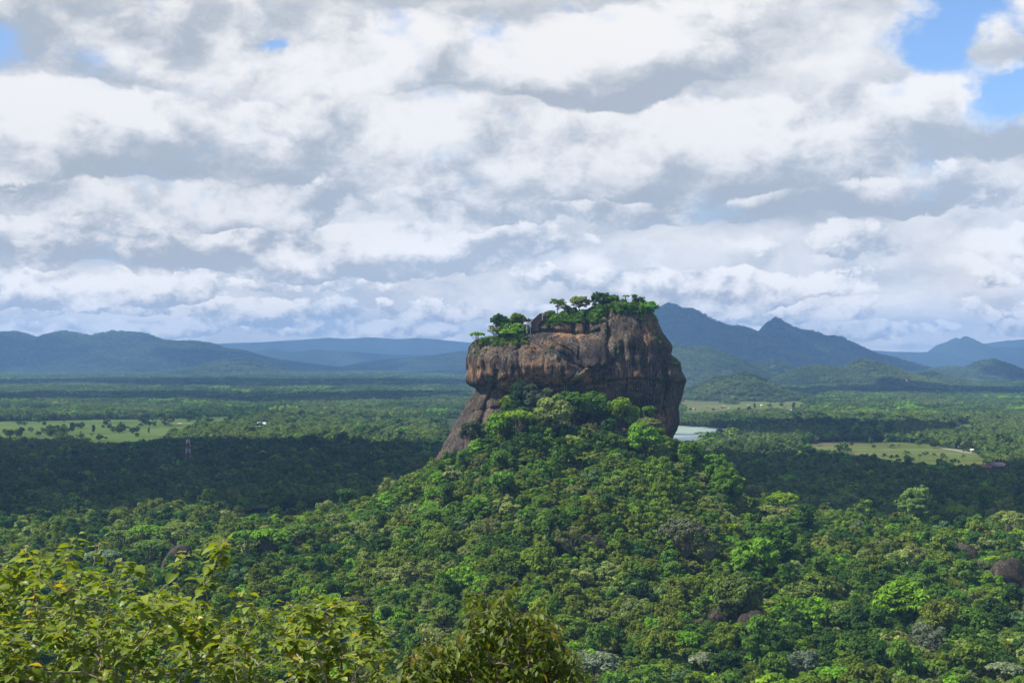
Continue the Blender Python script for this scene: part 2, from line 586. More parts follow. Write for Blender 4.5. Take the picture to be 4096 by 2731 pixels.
def ridge(name, label, crest, y0, depth, mat, seed, spur=0.35, nx=320, nt=70, steep=1.25, base_v=None, bump=3.0, skew=0.0):
    """a long hill: its crest follows the given bearings and elevations at distance y0, spurs and gullies run down both flanks"""
    vb = HZ + F * HC / y0
    crest = [(crest[0][0] - 26, vb), (crest[0][0] - 12, crest[0][1] * 0.5 + vb * 0.5)] + crest + [(crest[-1][0] + 12, crest[-1][1] * 0.5 + vb * 0.5), (crest[-1][0] + 26, vb)]
    cu = np.array([c[0] for c in crest], float)
    cv = np.array([c[1] for c in crest], float)
    u = np.linspace(cu[0], cu[-1], nx)
    v = np.interp(u, cu, cv)
    x = (u - 512) / F * y0
    h = np.maximum(HC - (v - HZ) / F * y0, 0.0)
    span = x[-1] - x[0]
    endf = np.minimum(sstep(u, cu[0] - 1, cu[0] + 6), 1)
    t = np.sign(np.linspace(-1, 1, nt)) * np.abs(np.linspace(-1, 1, nt)) ** 1.25
    X, T = np.meshgrid(x, t)
    Hh = np.tile(h, (nt, 1))
    sc = depth * 0.55
    warp = fbm(X / sc, T * 1.6, np.full_like(X, seed * 1.7), 4, seed)
    rn = 1 - np.abs(fbm((X + T * depth * skew) / (sc * 0.62), T * 0.55 + 2, np.full_like(X, seed + 0.5), 4, seed + 3)) * 2.0
    prof = (1 - np.abs(T)) ** (steep + 0.25 * warp)
    s_in = np.sin(np.pi * np.clip(np.abs(T), 0, 1)) ** 0.9
    Z = Hh * (prof + spur * s_in * (rn - 0.25) * prof ** 0.35 * 0.6) - 4.0 * np.abs(T) ** 3
    Z = np.minimum(Z, Hh * (1 - 0.5 * T * T) + 0.0)
    Y = y0 + T * depth + warp * depth * 0.10 * s_in
    # crown-sized bumps so the skyline is furred with trees
    Z = Z + bump * (vnoise(X / 16.0, Y / 16.0, X * 0, seed + 9) - 0.35) * (0.35 + 0.65 * prof) + bump * 1.2 * fbm(X / 70.0, Y / 70.0, X * 0, 3, seed + 2)
    edge = np.abs(T) > 0.97
    Z = np.where(edge, -6.0, Z)
    o = mesh_np(name, np.stack([X.ravel(), Y.ravel(), Z.ravel()], 1), grid_faces(nx, nt), [mat], smooth=True)
    o['kind'] = 'structure'
    o['label'] = label
    HILLS.append((X, Y, Z, T, y0, mat.name))
    return o


HILLS = []
ridge("hills", "long wooded hill range behind the pasture", [(-160, 350), (-110, 338), (-60, 330), (-30, 337), (0, 333), (10.6, 331), (22.7, 333.7), (36.3, 339.4), (50, 334.5), (65, 331.4), (90.8, 336), (112, 331), (128.7, 332.2),
      (143.8, 333.7), (160.5, 339.8), (175.6, 341.6), (192, 341.3), (210, 343.5), (224, 348.8), (242, 351), (272, 360), (303, 364.2), (348, 369.5), (400, 374)],
      15000, 2000, mh_a, 3, spur=0.55, nx=520, nt=90, skew=0.5)
ridge("hills", "lower blue hills beyond the wooded range", [(190, 362), (236, 348), (251, 352), (271, 348.2), (290.7, 351.6), (315, 349), (348, 350.4), (375, 353), (392, 354), (435, 354.5), (461, 350), (480, 349), (540, 352), (620, 362)],
      20000, 2000, mh_a, 7, spur=0.5, nx=420, nt=60)
ridge("hills", "small hills at the foot of the far hills", [(330, 371), (360, 364), (392, 359.5), (420, 358), (440, 355), (462, 352.5), (490, 354), (560, 362), (600, 370)],
      15600, 1100, mh_a, 11, spur=0.4, nx=260, nt=50)
ridge("hills", "pale green knoll in front of the wooded range", [(176, 374), (197, 368.5), (210, 363.5), (224, 360.6), (245, 359), (260, 361.5), (272.5, 365.5), (287.6, 371.5), (300, 374)],
      12000, 800, mh_b, 13, spur=0.35, nx=200, nt=60)
ridge("hills", "palest and farthest mountain ridge", [(60, 352), (150, 346), (220, 343), (270, 341), (310, 338.5), (330, 337), (345, 338.2), (372, 336.6), (395, 338.5), (420, 337.4), (450, 340), (480, 343), (560, 350), (640, 356)],
      25000, 2600, mh_c, 17, spur=0.4, nx=300, nt=40)

MT = [(560, 345), (600, 330), (640, 316), (660, 306), (668, 301.9), (676, 303.4), (682.3, 307.4), (692, 307), (698, 310), (704.6, 315.4), (723.8, 324.5), (735, 325.8), (749, 330.5),
      (762, 335.5), (781, 343.5), (803.5, 357), (820, 366), (835, 372)]
ridge("mountain", "tall blue mountain directly behind the rock", MT, 12000, 2150, mh_c, 21, spur=0.45, nx=420, nt=90, steep=1.1, bump=2.0)
PK = [(700, 352), (730, 342), (750, 336), (760, 332), (765, 325.8), (767.4, 321.0), (769.6, 320.2), (771.2, 321.8), (772.8, 317.8), (775, 316.6), (777, 318.0), (778.8, 321), (787.5, 325), (797, 328.2), (811.5, 329.8), (824, 335), (829, 334.5),
      (835.4, 334.1), (841.8, 338.5), (857.7, 348.9), (875, 356), (894, 365.6), (912, 371), (930, 375)]
ridge("mountain", "blue mountain with a small knobbed rocky summit", PK, 13200, 2100, mh_c, 23, spur=0.45, nx=460, nt=90, steep=1.15, bump=2.0)
ridge("hills", "brown patched foothill next to the rock", [(600, 372), (640, 352), (672.8, 343.3), (692, 348), (709.4, 347.3), (730, 356), (747.7, 362.4), (762, 370), (780, 378)], 7600, 900, mh_b, 29, spur=0.5, nx=260, nt=70)
ridge("hills", "rounded foothill between the brown slope and the tree ridges", [(735, 374), (755.7, 364.5), (771.6, 359.6), (787.5, 365.6), (800, 373)], 8200, 600, mh_b, 31, spur=0.4, nx=160, nt=50)
ridge("hills", "broad green foothills below the knobbed mountain", [(760, 385), (781, 377), (803.5, 367.2), (819.4, 366.4), (835, 368.5), (850, 364), (862.5, 359.2), (880, 364), (899, 370.4), (915, 375.2), (935, 384)], 6900, 800, mh_b, 37, spur=0.5, nx=280, nt=70)
ridge("hills", "low green hill at the edge of the terraces", [(678, 398), (692, 389.5), (715.8, 378.4), (746, 372.8), (758.9, 378.4), (771.6, 386.4), (790, 393)], 5000, 460, mh_b, 41, spur=0.4, nx=200, nt=60)
ridge("hills", "twin dark hills under the far peak", [(905, 374), (931, 368.8), (947, 366.4), (963, 368), (975.7, 360.8), (991.6, 358.1), (1006, 364), (1020, 372.8), (1036, 377), (1060, 380)], 9600, 900, mh_c, 43, spur=0.4, nx=260, nt=60)
ridge("hills", "low dark hill spur before the twin hills", [(895, 381), (915, 373.6), (931, 371.2), (955, 378.4), (986.8, 384.8), (1005, 388)], 7200, 540, mh_c, 47, spur=0.35, nx=200, nt=50)
ridge("mountain", "distant pale blue peak with a notch beside its summit", [(850, 360), (883, 355.5), (899, 352.5), (918, 352), (934, 351), (943.8, 344.1), (955, 337.2), (960.5, 338.8), (965.3, 335.6), (971, 338.5), (979, 343.3), (988.4, 346.5),
      (1005, 346.3), (1024, 347.3), (1060, 352), (1120, 358)], 22000, 2600, mh_c, 53, spur=0.4, nx=320, nt=60, steep=1.05)
ridge("hills", "faintest ridge beyond the pale peak", [(820, 352), (858, 349), (875, 350), (891, 351), (930, 352), (987, 342.5), (1007.6, 340), (1024, 338.8), (1070, 337), (1130, 345), (1200, 356)], 25500, 2200, mh_c, 59, spur=0.4, nx=260, nt=40)

# ------------------------------------------------------------------ haze
hz_me = bpy.data.meshes.new("haze")
hx0, hx1, hy0, hy1, hz0, hz1 = -24000, 24000, -3200, 28500, -8.0, 800.0
hz_me.from_pydata([(x, y, z) for z in (hz0, hz1) for y in (hy0, hy1) for x in (hx0, hx1)], [],
                  [(0, 2, 3, 1), (4, 5, 7, 6), (0, 1, 5, 4), (2, 6, 7, 3), (0, 4, 6, 2), (1, 3, 7, 5)])
haze = link(bpy.data.objects.new("haze", hz_me))
haze['kind'] = 'stuff'
haze['label'] = "bluish air over the plain"
hm, hb, ho = material("haze_air")
pv = hb.new('ShaderNodeVolumePrincipled')
pv.inputs['Color'].default_value = (0.31, 0.58, 1.0, 1.0)
pv.inputs['Density'].default_value = 5.2e-5
pv.inputs['Anisotropy'].default_value = 0.0
hb.l.new(pv.outputs[0], ho.inputs['Volume'])
hz_me.materials.append(hm)


# ------------------------------------------------------------------ unseen clouds above the picture, shaped to cast the shadows on the plain
def cloud_material():
    m, b, out = material("cloud_white")
    d = b.new('ShaderNodeBsdfDiffuse')
    d.inputs[0].default_value = (0.9, 0.9, 0.9, 1)
    b.l.new(d.outputs[0], out.inputs[0])
    return m


def ico_np(sub=3):
    bm_ = bpy.data.meshes.new("tmp")
    import bmesh
    q = bmesh.new()
    bmesh.ops.create_icosphere(q, subdivisions=sub, radius=1.0)
    q.to_mesh(bm_)
    q.free()
    v = np.zeros(len(bm_.vertices) * 3, np.float32)
    bm_.vertices.foreach_get('co', v)
    f = np.zeros(len(bm_.polygons) * 3, np.int32)
    bm_.polygons.foreach_get('vertices', f)
    bpy.data.meshes.remove(bm_)
    return v.reshape(-1, 3), f.reshape(-1, 3)


ICO = ico_np(3)
ICO4 = ico_np(4)
# what each cloud shades: outline on the plain (as bearings and depressions, or metres), cloud base above the plain
SHADES = [
    ([at_ground(-90, 449), at_ground(60, 447), at_ground(200, 446), at_ground(330, 449), at_ground(470, 452), at_ground(560, 458), at_ground(690, 462), at_ground(800, 466), at_ground(880, 464), at_ground(960, 469), at_ground(1110, 466),
      at_ground(1120, 540), at_ground(1000, 538), at_ground(920, 532), at_ground(840, 536), at_ground(760, 530), at_ground(690, 536), at_ground(560, 530), at_ground(460, 532), at_ground(360, 542), at_ground(300, 542), at_ground(240, 530), at_ground(170, 530), at_ground(90, 522), at_ground(-80, 522)], 1350, 60),
    ([at_ground(735, 427), at_ground(800, 425), at_ground(880, 427), at_ground(950, 430), at_ground(900, 440), at_ground(820, 441), at_ground(760, 439)], 1700, 60),
    ([at_ground(-60, 397), at_ground(140, 394), at_ground(300, 396), at_ground(440, 394), at_ground(450, 400), at_ground(300, 404), at_ground(120, 401), at_ground(-60, 404)], 2400, 120),
    ([at_ground(-60, 381), at_ground(200, 380), at_ground(470, 381), at_ground(470, 386), at_ground(260, 388), at_ground(100, 385), at_ground(-60, 386)], 3400, 160),
    ([at_ground(745, 390.5), at_ground(1080, 388.5), at_ground(1080, 394.5), at_ground(900, 396), at_ground(790, 394)], 2600, 110),
    ([(100, 10000), (2400, 10100), (4100, 11000), (4500, 12500), (3600, 15500), (300, 15500), (-800, 13500)], 6400, 270),
    ([(2700, 6900), (3500, 7200), (4500, 8900), (4000, 10500), (2900, 8700)], 4200, 190),
    ([(-6600, 13200), (-4600, 13200), (-4000, 13900), (-4500, 14600), (-5700, 14800), (-6600, 15200)], 6200, 270),
    ([(-3200, 13600), (-2100, 13400), (-1400, 14000), (-1200, 15800), (-2300, 15800), (-2600, 14600)], 6400, 270),
    ([(-1700, 19000), (800, 19000), (800, 21000), (-1700, 21000)], 8000, 340),
]
cv, cf = [], []
co = 0
rngc = np.random.default_rng(5)
for poly, base, r in SHADES:
    P = np.array(poly)
    lo, hi = P.min(0), P.max(0)
    st = r * 1.05
    xg, yg = np.meshgrid(np.arange(lo[0] + r * 0.3, hi[0], st), np.arange(lo[1] + r * 0.3, hi[1], st))
    xg, yg = xg.ravel() + rngc.uniform(-0.3, 0.3, xg.size) * r, yg.ravel() + rngc.uniform(-0.3, 0.3, yg.size) * r
    keep = inside(xg, yg, poly)
    # here and there a gap lets the sun through
    keep &= fbm(xg / 330, yg / 200, xg * 0 + base, 3, 9) < 0.40
    for x, y in zip(xg[keep], yg[keep]):
        q = rngc.uniform(0.85, 1.35) * r
        v, f = ICO
        d = 1 + 0.45 * fbm(v[:, 0] * 1.7 + x, v[:, 1] * 1.7 + y, v[:, 2] * 1.7, 3, 3)
        w = v * d[:, None] * np.array([q, q, q * 0.55])
        s = base / SUN.z
        cv.append(w + np.array([x + SUN.x * s, y + SUN.y * s, base + rngc.uniform(0, 0.35) * r]))
        cf.append(f + co)
        co += len(v)
clouds = mesh_np("clouds", np.concatenate(cv), np.concatenate(cf), [cloud_material()], smooth=True)
clouds['kind'] = 'stuff'
clouds['label'] = "unseen clouds shaped to cast shadows on the plain"


# ------------------------------------------------------------------ the great rock
def surface_nets(f, org, vox):
    """smooth isosurface (f = 0) of a sampled field as quads"""
    nx, ny, nz = f.shape
    neg = f < 0
    cells = np.zeros((nx - 1, ny - 1, nz - 1), np.int8)
    acc = np.zeros(cells.shape + (3,), np.float32)
    cnt = np.zeros(cells.shape, np.float32)
    for dx in (0, 1):
        for dy in (0, 1):
            for dz in (0, 1):
                cells += neg[dx:nx - 1 + dx, dy:ny - 1 + dy, dz:nz - 1 + dz]
    act = (cells > 0) & (cells < 8)
    ai = np.argwhere(act)
    idx = -np.ones(cells.shape, np.int32)
    idx[act] = np.arange(len(ai))
    a = np.zeros((len(ai), 3), np.float32)
    c = np.zeros(len(ai), np.float32)
    corner = [(i, j, k) for i in (0, 1) for j in (0, 1) for k in (0, 1)]
    vals = {q: f[ai[:, 0] + q[0], ai[:, 1] + q[1], ai[:, 2] + q[2]] for q in corner}
    for q in corner:
        for ax in range(3):
            if q[ax] == 0:
                r = list(q)
                r[ax] = 1
                v0, v1 = vals[q], vals[tuple(r)]
                cr = (v0 < 0) != (v1 < 0)
                t = np.where(cr, v0 / np.where(cr, v0 - v1, 1), 0)
                p = np.tile(np.array(q, np.float32), (len(ai), 1))
                p[:, ax] = t
                a += np.where(cr[:, None], p, 0)
                c += cr
    verts = (ai + a / c[:, None]) * vox + np.array(org)
    quads = []
    for ax in range(3):
        sl0 = [slice(None)] * 3
        sl1 = [slice(None)] * 3
        sl0[ax] = slice(0, -1)
        sl1[ax] = slice(1, None)
        n0, n1 = neg[tuple(sl0)], neg[tuple(sl1)]
        ch = np.argwhere(n0 != n1)
        b_, c_ = [k for k in range(3) if k != ax]
        ok = (ch[:, b_] > 0) & (ch[:, c_] > 0) & (ch[:, b_] < f.shape[b_] - 1) & (ch[:, c_] < f.shape[c_] - 1)
        ch = ch[ok]
        inn = n0[tuple(ch.T)]

        def at_(db, dc):
            p = ch.copy()
            p[:, b_] += db
            p[:, c_] += dc
            return idx[tuple(p.T)]
        q = np.stack([at_(-1, -1), at_(0, -1), at_(0, 0), at_(-1, 0)], 1)
        flip = inn if ax != 1 else ~inn
        q = np.where(flip[:, None], q, q[:, ::-1])
        quads.append(q)
    return verts.astype(np.float32), np.concatenate(quads)


YS = 1035.0      # distance of the rock's outline
YF = 1002.0      # distance of its face


def rx(u, y=YS):
    return (np.asarray(u, float) - 512.0) / F * y


def rz(v, y=YS):
    return HC - (np.asarray(v, float) - HZ) / F * y


LEFT = [(300, 473), (342, 472.5), (347, 469.6), (360, 468), (375, 467.6), (383, 471), (389.4, 477.4), (396, 474), (405, 468.5), (417, 461.7), (441, 447), (470, 430), (520, 400)]
RIGHT = [(300, 652), (306, 653), (318, 657), (331, 663.7), (345.8, 671.5), (353.7, 670.6), (362.6, 680.5), (380.4, 685), (393.8, 682.7), (404, 678.5), (424, 678), (441.8, 673.8), (470, 668), (520, 662)]
TOP = [(440, 344), (473, 342.5), (500, 338), (516, 335.8), (527, 331.5), (538, 325), (549, 319), (560, 316.5), (573, 313), (592, 311), (610, 307.6), (642.5, 305.7), (650, 309.5), (657, 318), (664, 331), (690, 360)]
# how far the face leans out (+) or back (-) at each height, for the western (overhung) and the eastern (sheer) part
FACE_W = [(300, -34), (318, -22), (330, -13), (336, -7), (345, -1), (355, 4), (365, 8), (373, 8), (380, 5.5), (386, 1), (392, -4), (400, -7), (415, -3), (440, 6), (480, 20)]
FACE_E = [(300, -14), (312, -9), (325, -5), (345, 0), (360, 3), (372, 5), (380, 5), (384, 2), (390, 0), (402, 1), (420, 1), (440, -1), (480, 0)]

POLY = {
    # creases in the face: outline, half width (rows), depth (m)
    'waist': ([(527, 331.5), (545, 330.5), (560, 331), (575, 332.5), (590, 333), (600, 330)], 1.6, 3.6),
    'notch': ([(574, 312), (575, 322), (574, 331)], 2.0, 3.5),
    'pit': ([(589, 323), (588, 331)], 2.6, 4.5),
    'cleft': ([(611, 307), (609, 318), (610.5, 330), (607, 345), (612, 360), (611, 374)], 1.8, 3.2),
    'shelf': ([(586, 384), (600, 383.2), (615, 380), (635, 378.5), (648, 380), (658, 381.5)], 1.5, 3.6),
    'undercut': ([(478, 388), (492, 384), (503, 381), (520, 386), (540, 388), (560, 387), (580, 386)], 2.2, 4.0),
    'gully': ([(497, 372), (494, 388), (487, 402), (482, 420), (474, 438)], 2.6, 5.5),
    'gully2': ([(512, 388), (507, 398), (505, 410)], 1.6, 3.0),
    'flake': ([(669, 351), (664, 366), (668, 385), (664, 405), (668, 425)], 2.2, 4.0),
    'crack': ([(473, 347), (490, 351), (505, 354), (512, 351), (520, 347)], 0.9, 1.4),
    'flute1': ([(640, 317), (644, 335), (646, 352), (643, 372)], 2.0, 1.8),
    'flute2': ([(625, 330), (622, 348), (624, 372)], 2.2, 1.6),
    'flute3': ([(533, 352), (530, 366), (531, 384)], 1.2, 1.0),
    'flute4': ([(508, 350), (507, 362), (509, 378)], 1.2, 1.0),
    'step1': ([(474, 396), (484, 392), (494, 390), (503, 392), (512, 396)], 1.8, 3.5),
    'step2': ([(462, 418), (474, 412), (486, 409), (498, 408)], 1.5, 2.4),
    'step3': ([(452, 434), (466, 428), (480, 424)], 1.5, 2.4),
    'flute6': ([(520, 346), (518, 362), (520, 380)], 1.2, 1.0),
    'flute7': ([(546, 352), (543, 368), (545, 384)], 1.2, 1.0),
    'flute8': ([(560, 358), (558, 372), (560, 386)], 1.2, 1.0),
    'flute9': ([(597, 366), (595, 378), (596, 400)], 1.8, 1.8),
    'flute10': ([(632, 348), (634, 362), (631, 378)], 1.8, 2.0),
    'flute11': ([(656, 320), (660, 338), (660, 360), (656, 376)], 2.0, 2.4),
    'seam': ([(575, 333), (580, 345), (578, 360)], 1.4, 1.8),
    'flute5': ([(486, 345), (484, 360), (486, 378)], 1.6, 1.2),
    'bowl': ([(588, 372), (600, 371), (612, 362)], 2.4, 2.0),
    'lower1': ([(630, 390), (650, 396), (668, 394)], 1.4, 1.6),
    'lower2': ([(615, 402), (640, 408), (662, 414)], 1.4, 1.4),
}
# old step courses cut into the rock beside the stairs
for _k in range(6):
    POLY['course%d' % _k] = ([(515 + _k * 0.8, 337.2 + _k * 2.1), (522, 338.0 + _k * 2.0), (529 + _k * 2.0, 338.6 + _k * 2.0), (536 + _k * 2.6, 340.6 + _k * 2.2)], 0.5, 0.9)
for _k in range(4):
    POLY['sill%d' % _k] = ([(584, 366.2 + _k * 1.7), (590, 366.6 + _k * 1.8), (597 - _k, 366.0 + _k * 1.7)], 0.5, 0.9)
POLY['gutter'] = ([(552, 338), (556, 343), (562, 346), (570, 350), (577, 357), (584, 364.5)], 0.8, 2.4)
# the cut ledge that carries the stairs: runs down to the east, then back to the west
STAIR = [(528.5, 340.2), (536, 343.4), (545, 347.2), (553, 350.2), (560, 354.5), (567, 359), (574, 363.5), (580, 367.2), (582, 368.2)]
STAIR2 = [(582, 368.4), (576, 373.5), (570, 378), (566, 381.5)]
POLY['ledge'] = (STAIR, 1.4, 3.8)
POLY['ledge2'] = (STAIR2, 1.2, 2.8)
# rounded bosses: column, row, half-width, half-height, height (m)
BOSS = [(556, 322, 17, 9, 5.0), (581, 321, 7, 8, 2.6), (600, 323, 11, 12, 4.0), (602, 352, 14, 17, 5.0), (566, 345, 22, 10, 2.5), (487, 356, 14, 12, 3.0), (520, 358, 14, 12, 2.5),
        (545, 368, 18, 12, 3.5), (632, 336, 14, 22, 2.2), (655, 350, 10, 22, 2.5), (650, 392, 16, 9, 3.0), (625, 394, 14, 10, 1.5), (640, 424, 20, 12, 2.0), (492, 400, 8, 14, 3.5), (470, 425, 10, 18, 4.5),
        (674, 372, 8, 12, 3.5), (500, 375, 8, 7, 2.5), (574, 378, 12, 6, 2.0)]


def seg_dist(U, V, pts):
    best = np.full(U.shape, 1e9, np.float32)
    sgn = np.zeros(U.shape, np.float32)
    for (u0, v0), (u1, v1) in zip(pts[:-1], pts[1:]):
        du, dv = u1 - u0, v1 - v0
        t = np.clip(((U - u0) * du + (V - v0) * dv) / (du * du + dv * dv), 0, 1)
        d = np.hypot(U - (u0 + t * du), V - (v0 + t * dv))
        near = d < best
        best = np.where(near, d, best)
        sgn = np.where(near, V - (v0 + t * dv), sgn)
    return best, sgn


def build_rock():
    vox = 0.74
    x0, x1 = rx(408), rx(702)
    z0, z1 = rz(462), rz(298)
    y0, y1 = 972.0, 1122.0
    gx_ = np.arange(x0, x1, vox, dtype=np.float32)
    gy_ = np.arange(y0, y1, vox * 1.0, dtype=np.float32)
    gz_ = np.arange(z0, z1, vox, dtype=np.float32)
    # outline per height
    vz = HZ + (HC - gz_) * F / YS
    L = rx(np.interp(vz, [a for a, b in LEFT], [b for a, b in LEFT]))
    Rr = rx(np.interp(vz, [a for a, b in RIGHT], [b for a, b in RIGHT]))
    cx, hx = (L + Rr) / 2, (Rr - L) / 2
    # face offset per (x, z)
    uu = gx_ * F / YF + 512
    fw = np.interp(HZ + (HC - gz_) * F / YF, [a for a, b in FACE_W], [b for a, b in FACE_W])
    fe = np.interp(HZ + (HC - gz_) * F / YF, [a for a, b in FACE_E], [b for a, b in FACE_E])
    k = sstep(uu, 588, 625)[:, None]
    face = fw[None, :] * (1 - k) + fe[None, :] * k
    U2, V2 = np.meshgrid(uu, HZ + (HC - gz_) * F / YF, indexing='ij')
    d2 = np.zeros(U2.shape, np.float32)
    for pts, wd, dep in POLY.values():
        d, _ = seg_dist(U2, V2, pts)
        d2 -= dep * np.exp(-(d / wd) ** 2)
    for name in ('ledge', 'ledge2'):
        d, s = seg_dist(U2, V2, POLY[name][0])
        d2 -= 1.6 * np.exp(-(d / 5.0) ** 2) * (s < 0)
    for u, v, a, b_, hgt in BOSS:
        r2 = ((U2 - u) / a) ** 2 + ((V2 - v) / b_) ** 2
        d2 += hgt * np.exp(-r2 ** 1.5)
    # fine relief shared along the depth near the face
    xz = (U2 * 0.68, V2 * 0.68)
    z3 = np.zeros_like(U2)
    d2 += 2.4 * fbm(xz[0] / 24, xz[1] / 24, z3, 3, 61) + 1.5 * fbm(xz[0] / 4.2, xz[1] / 15, z3 + 3, 3, 67)
    X, Y, Z = np.meshgrid(gx_, gy_, gz_, indexing='ij', sparse=True)
    hy = 62.0
    cy = YF + hy
    ax = (X - cx[None, None, :]) / np.maximum(hx[None, None, :], 1)
    shift = face[:, None, :] + d2[:, None, :]
    wfront = np.clip((cy - 5 - Y) / 45.0, 0, 1)
    ay = (Y - cy + shift * wfront) / hy
    n = 3.3
    rad = (np.abs(ax) ** n + np.abs(ay) ** n) ** (1 / n)
    f = (rad - 1.0) * np.minimum(hx[None, None, :], hy) * 0.95
    T = rz(np.interp(gx_ * F / YS + 512, [a for a, b in TOP], [b for a, b in TOP]))
    # the plateau stays a touch under its rim
    ftop = Z - T[:, None, None] + 0.0 * Y
    kk = 5.0
    h = np.clip(0.5 + 0.5 * (f - ftop) / kk, 0, 1)
    f = (f * h + ftop * (1 - h) + kk * h * (1 - h)).astype(np.float32)
    f -= 1.0
    near = np.argwhere(np.abs(f) < 4.5)
    px, py, pz = gx_[near[:, 0]], gy_[near[:, 1]], gz_[near[:, 2]]
    nz_ = 1.9 * fbm(px / 17, py / 17, pz / 13, 3, 71) + 1.2 * fbm(px / 3.6, py / 3.6, pz / 13, 3, 73, 0.55)
    # strata: a faint bedding that dips to the west
    nz_ += 0.35 * np.sin((pz + 0.12 * px) / 2.3 + 3 * fbm(px / 30, py / 30, pz / 30, 2, 79)) * sstep(pz, rz(402), rz(392))
    f[tuple(near.T)] -= nz_.astype(np.float32)
    # keep the field closed at the borders
    f[0], f[-1], f[:, 0], f[:, -1], f[:, :, 0], f[:, :, -1] = (np.maximum(a, 1.0) for a in (f[0], f[-1], f[:, 0], f[:, -1], f[:, :, 0], f[:, :, -1]))
    v, q = surface_nets(f, (x0, y0, z0), vox)
    return v, q


def rock_material(name="rock_face", big=True, dark=1.0):
    m, b, out = material(name)
    p = b.new('ShaderNodeBsdfPrincipled')
    geo = b.new('ShaderNodeNewGeometry')
    pos = geo.outputs['Position']
    sc = 1.0 if big else 3.0
    base_n = b.noise(pos, 0.055 * sc, 7, 0.62)
    c = b.mixc(b.smooth(base_n, 0.34, 0.66), (0.034, 0.024, 0.014), (0.098, 0.067, 0.038))
    # run-off streaks: long in the vertical, broken up sideways
    st = b.noise(b.vm('MULTIPLY', pos, (0.50 * sc, 0.50 * sc, 0.030 * sc)), 1.0, 6, 0.62, dist=0.3)
    st2 = b.noise(b.vm('MULTIPLY', pos, (0.17 * sc, 0.17 * sc, 0.018 * sc)), 1.0, 5, 0.6, dist=0.5)
    if big:
        att = b.new('ShaderNodeAttribute', attribute_name='ochre')
        oc = att.outputs['Fac']
        c = b.mixc(b.m('MULTIPLY', oc, b.smooth(b.add(st, b.mul(base_n, 0.5)), 0.52, 0.78), clamp=True), c, (0.40, 0.19, 0.07))
        att2 = b.new('ShaderNodeAttribute', attribute_name='pale')
        c = b.mixc(b.m('MULTIPLY', att2.outputs['Fac'], b.smooth(st, 0.42, 0.66), clamp=True), c, (0.38, 0.32, 0.24))
        att3 = b.new('ShaderNodeAttribute', attribute_name='wet_shade')
        wet_shade = att3.outputs['Fac']
        c = b.mixc(b.m('MULTIPLY', wet_shade, b.smooth(st, 0.46, 0.60), clamp=True), c, (0.030, 0.025, 0.023))
    c = b.mixc(b.smooth(st2, 0.51, 0.60, 0.0, 0.9), c, (0.024, 0.020, 0.018))
    c = b.mixc(b.smooth(st, 0.58, 0.70, 0.0, 0.6), c, (0.17, 0.128, 0.084))
    c = b.mixc(b.smooth(st, 0.44, 0.36, 0.0, 0.85), c, (0.026, 0.021, 0.018))
    if not big:
        lich = b.noise(pos, 0.8, 5, 0.65)
        c = b.mixc(b.smooth(lich, 0.56, 0.66, 0.0, 0.7), c, (0.22, 0.22, 0.19))
        c = b.mixc(b.smooth(lich, 0.42, 0.34, 0.0, 0.6), c, (0.05, 0.065, 0.03))
    if big:
        # narrow water streaks and grey lichen
        st3 = b.noise(b.vm('MULTIPLY', pos, (1.25, 1.25, 0.045)), 1.0, 4, 0.6, dist=0.2)
        reach = b.noise(b.vm('MULTIPLY', pos, (0.10, 0.10, 0.055)), 1.0, 3, 0.55)
        c = b.mixc(b.m('MULTIPLY', b.smooth(st3, 0.515, 0.57), b.smooth(reach, 0.41, 0.53), clamp=True), c, (0.014, 0.012, 0.011))
        c = b.mixc(b.m('MULTIPLY', b.smooth(st3, 0.45, 0.40), b.smooth(reach, 0.56, 0.44, 0.0, 0.75), clamp=True), c, (0.22, 0.17, 0.115))
        lch = b.noise(pos, 0.22, 6, 0.68)
        c = b.mixc(b.smooth(lch, 0.55, 0.68, 0.0, 0.65), c, (0.075, 0.066, 0.052))
    fine = b.noise(pos, 0.9 * sc, 6, 0.7)
    c = b.vm('SCALE', c, scale=b.smooth(fine, 0.28, 0.72, 0.45 * dark, 1.50 * dark))
    b.put(p.inputs['Base Color'], c)
    p.inputs['Roughness'].default_value = 0.85
    p.inputs['Specular IOR Level'].default_value = 0.2
    bump = b.new('ShaderNodeBump')
    bump.inputs['Strength'].default_value = 0.9
    bump.inputs['Distance'].default_value = 0.9 if big else 0.4
    b.put(bump.inputs['Height'], b.add(b.mul(fine, 0.6), b.mul(st, 1.2)))
    b.l.new(bump.outputs[0], p.inputs['Normal'])
    b.l.new(p.outputs[0], out.inputs[0])
    return m


rv, rq = build_rock()


def stain(px, pz, spots):
    U, V = px * F / YF + 512, HZ + (HC - pz) * F / YF
    s = np.zeros(px.shape)
    for u, v, a, b_, amt in spots:
        s += amt * np.exp(-(((U - u) / a) ** 2 + ((V - v) / b_) ** 2))
    return np.clip(s, 0, 1)


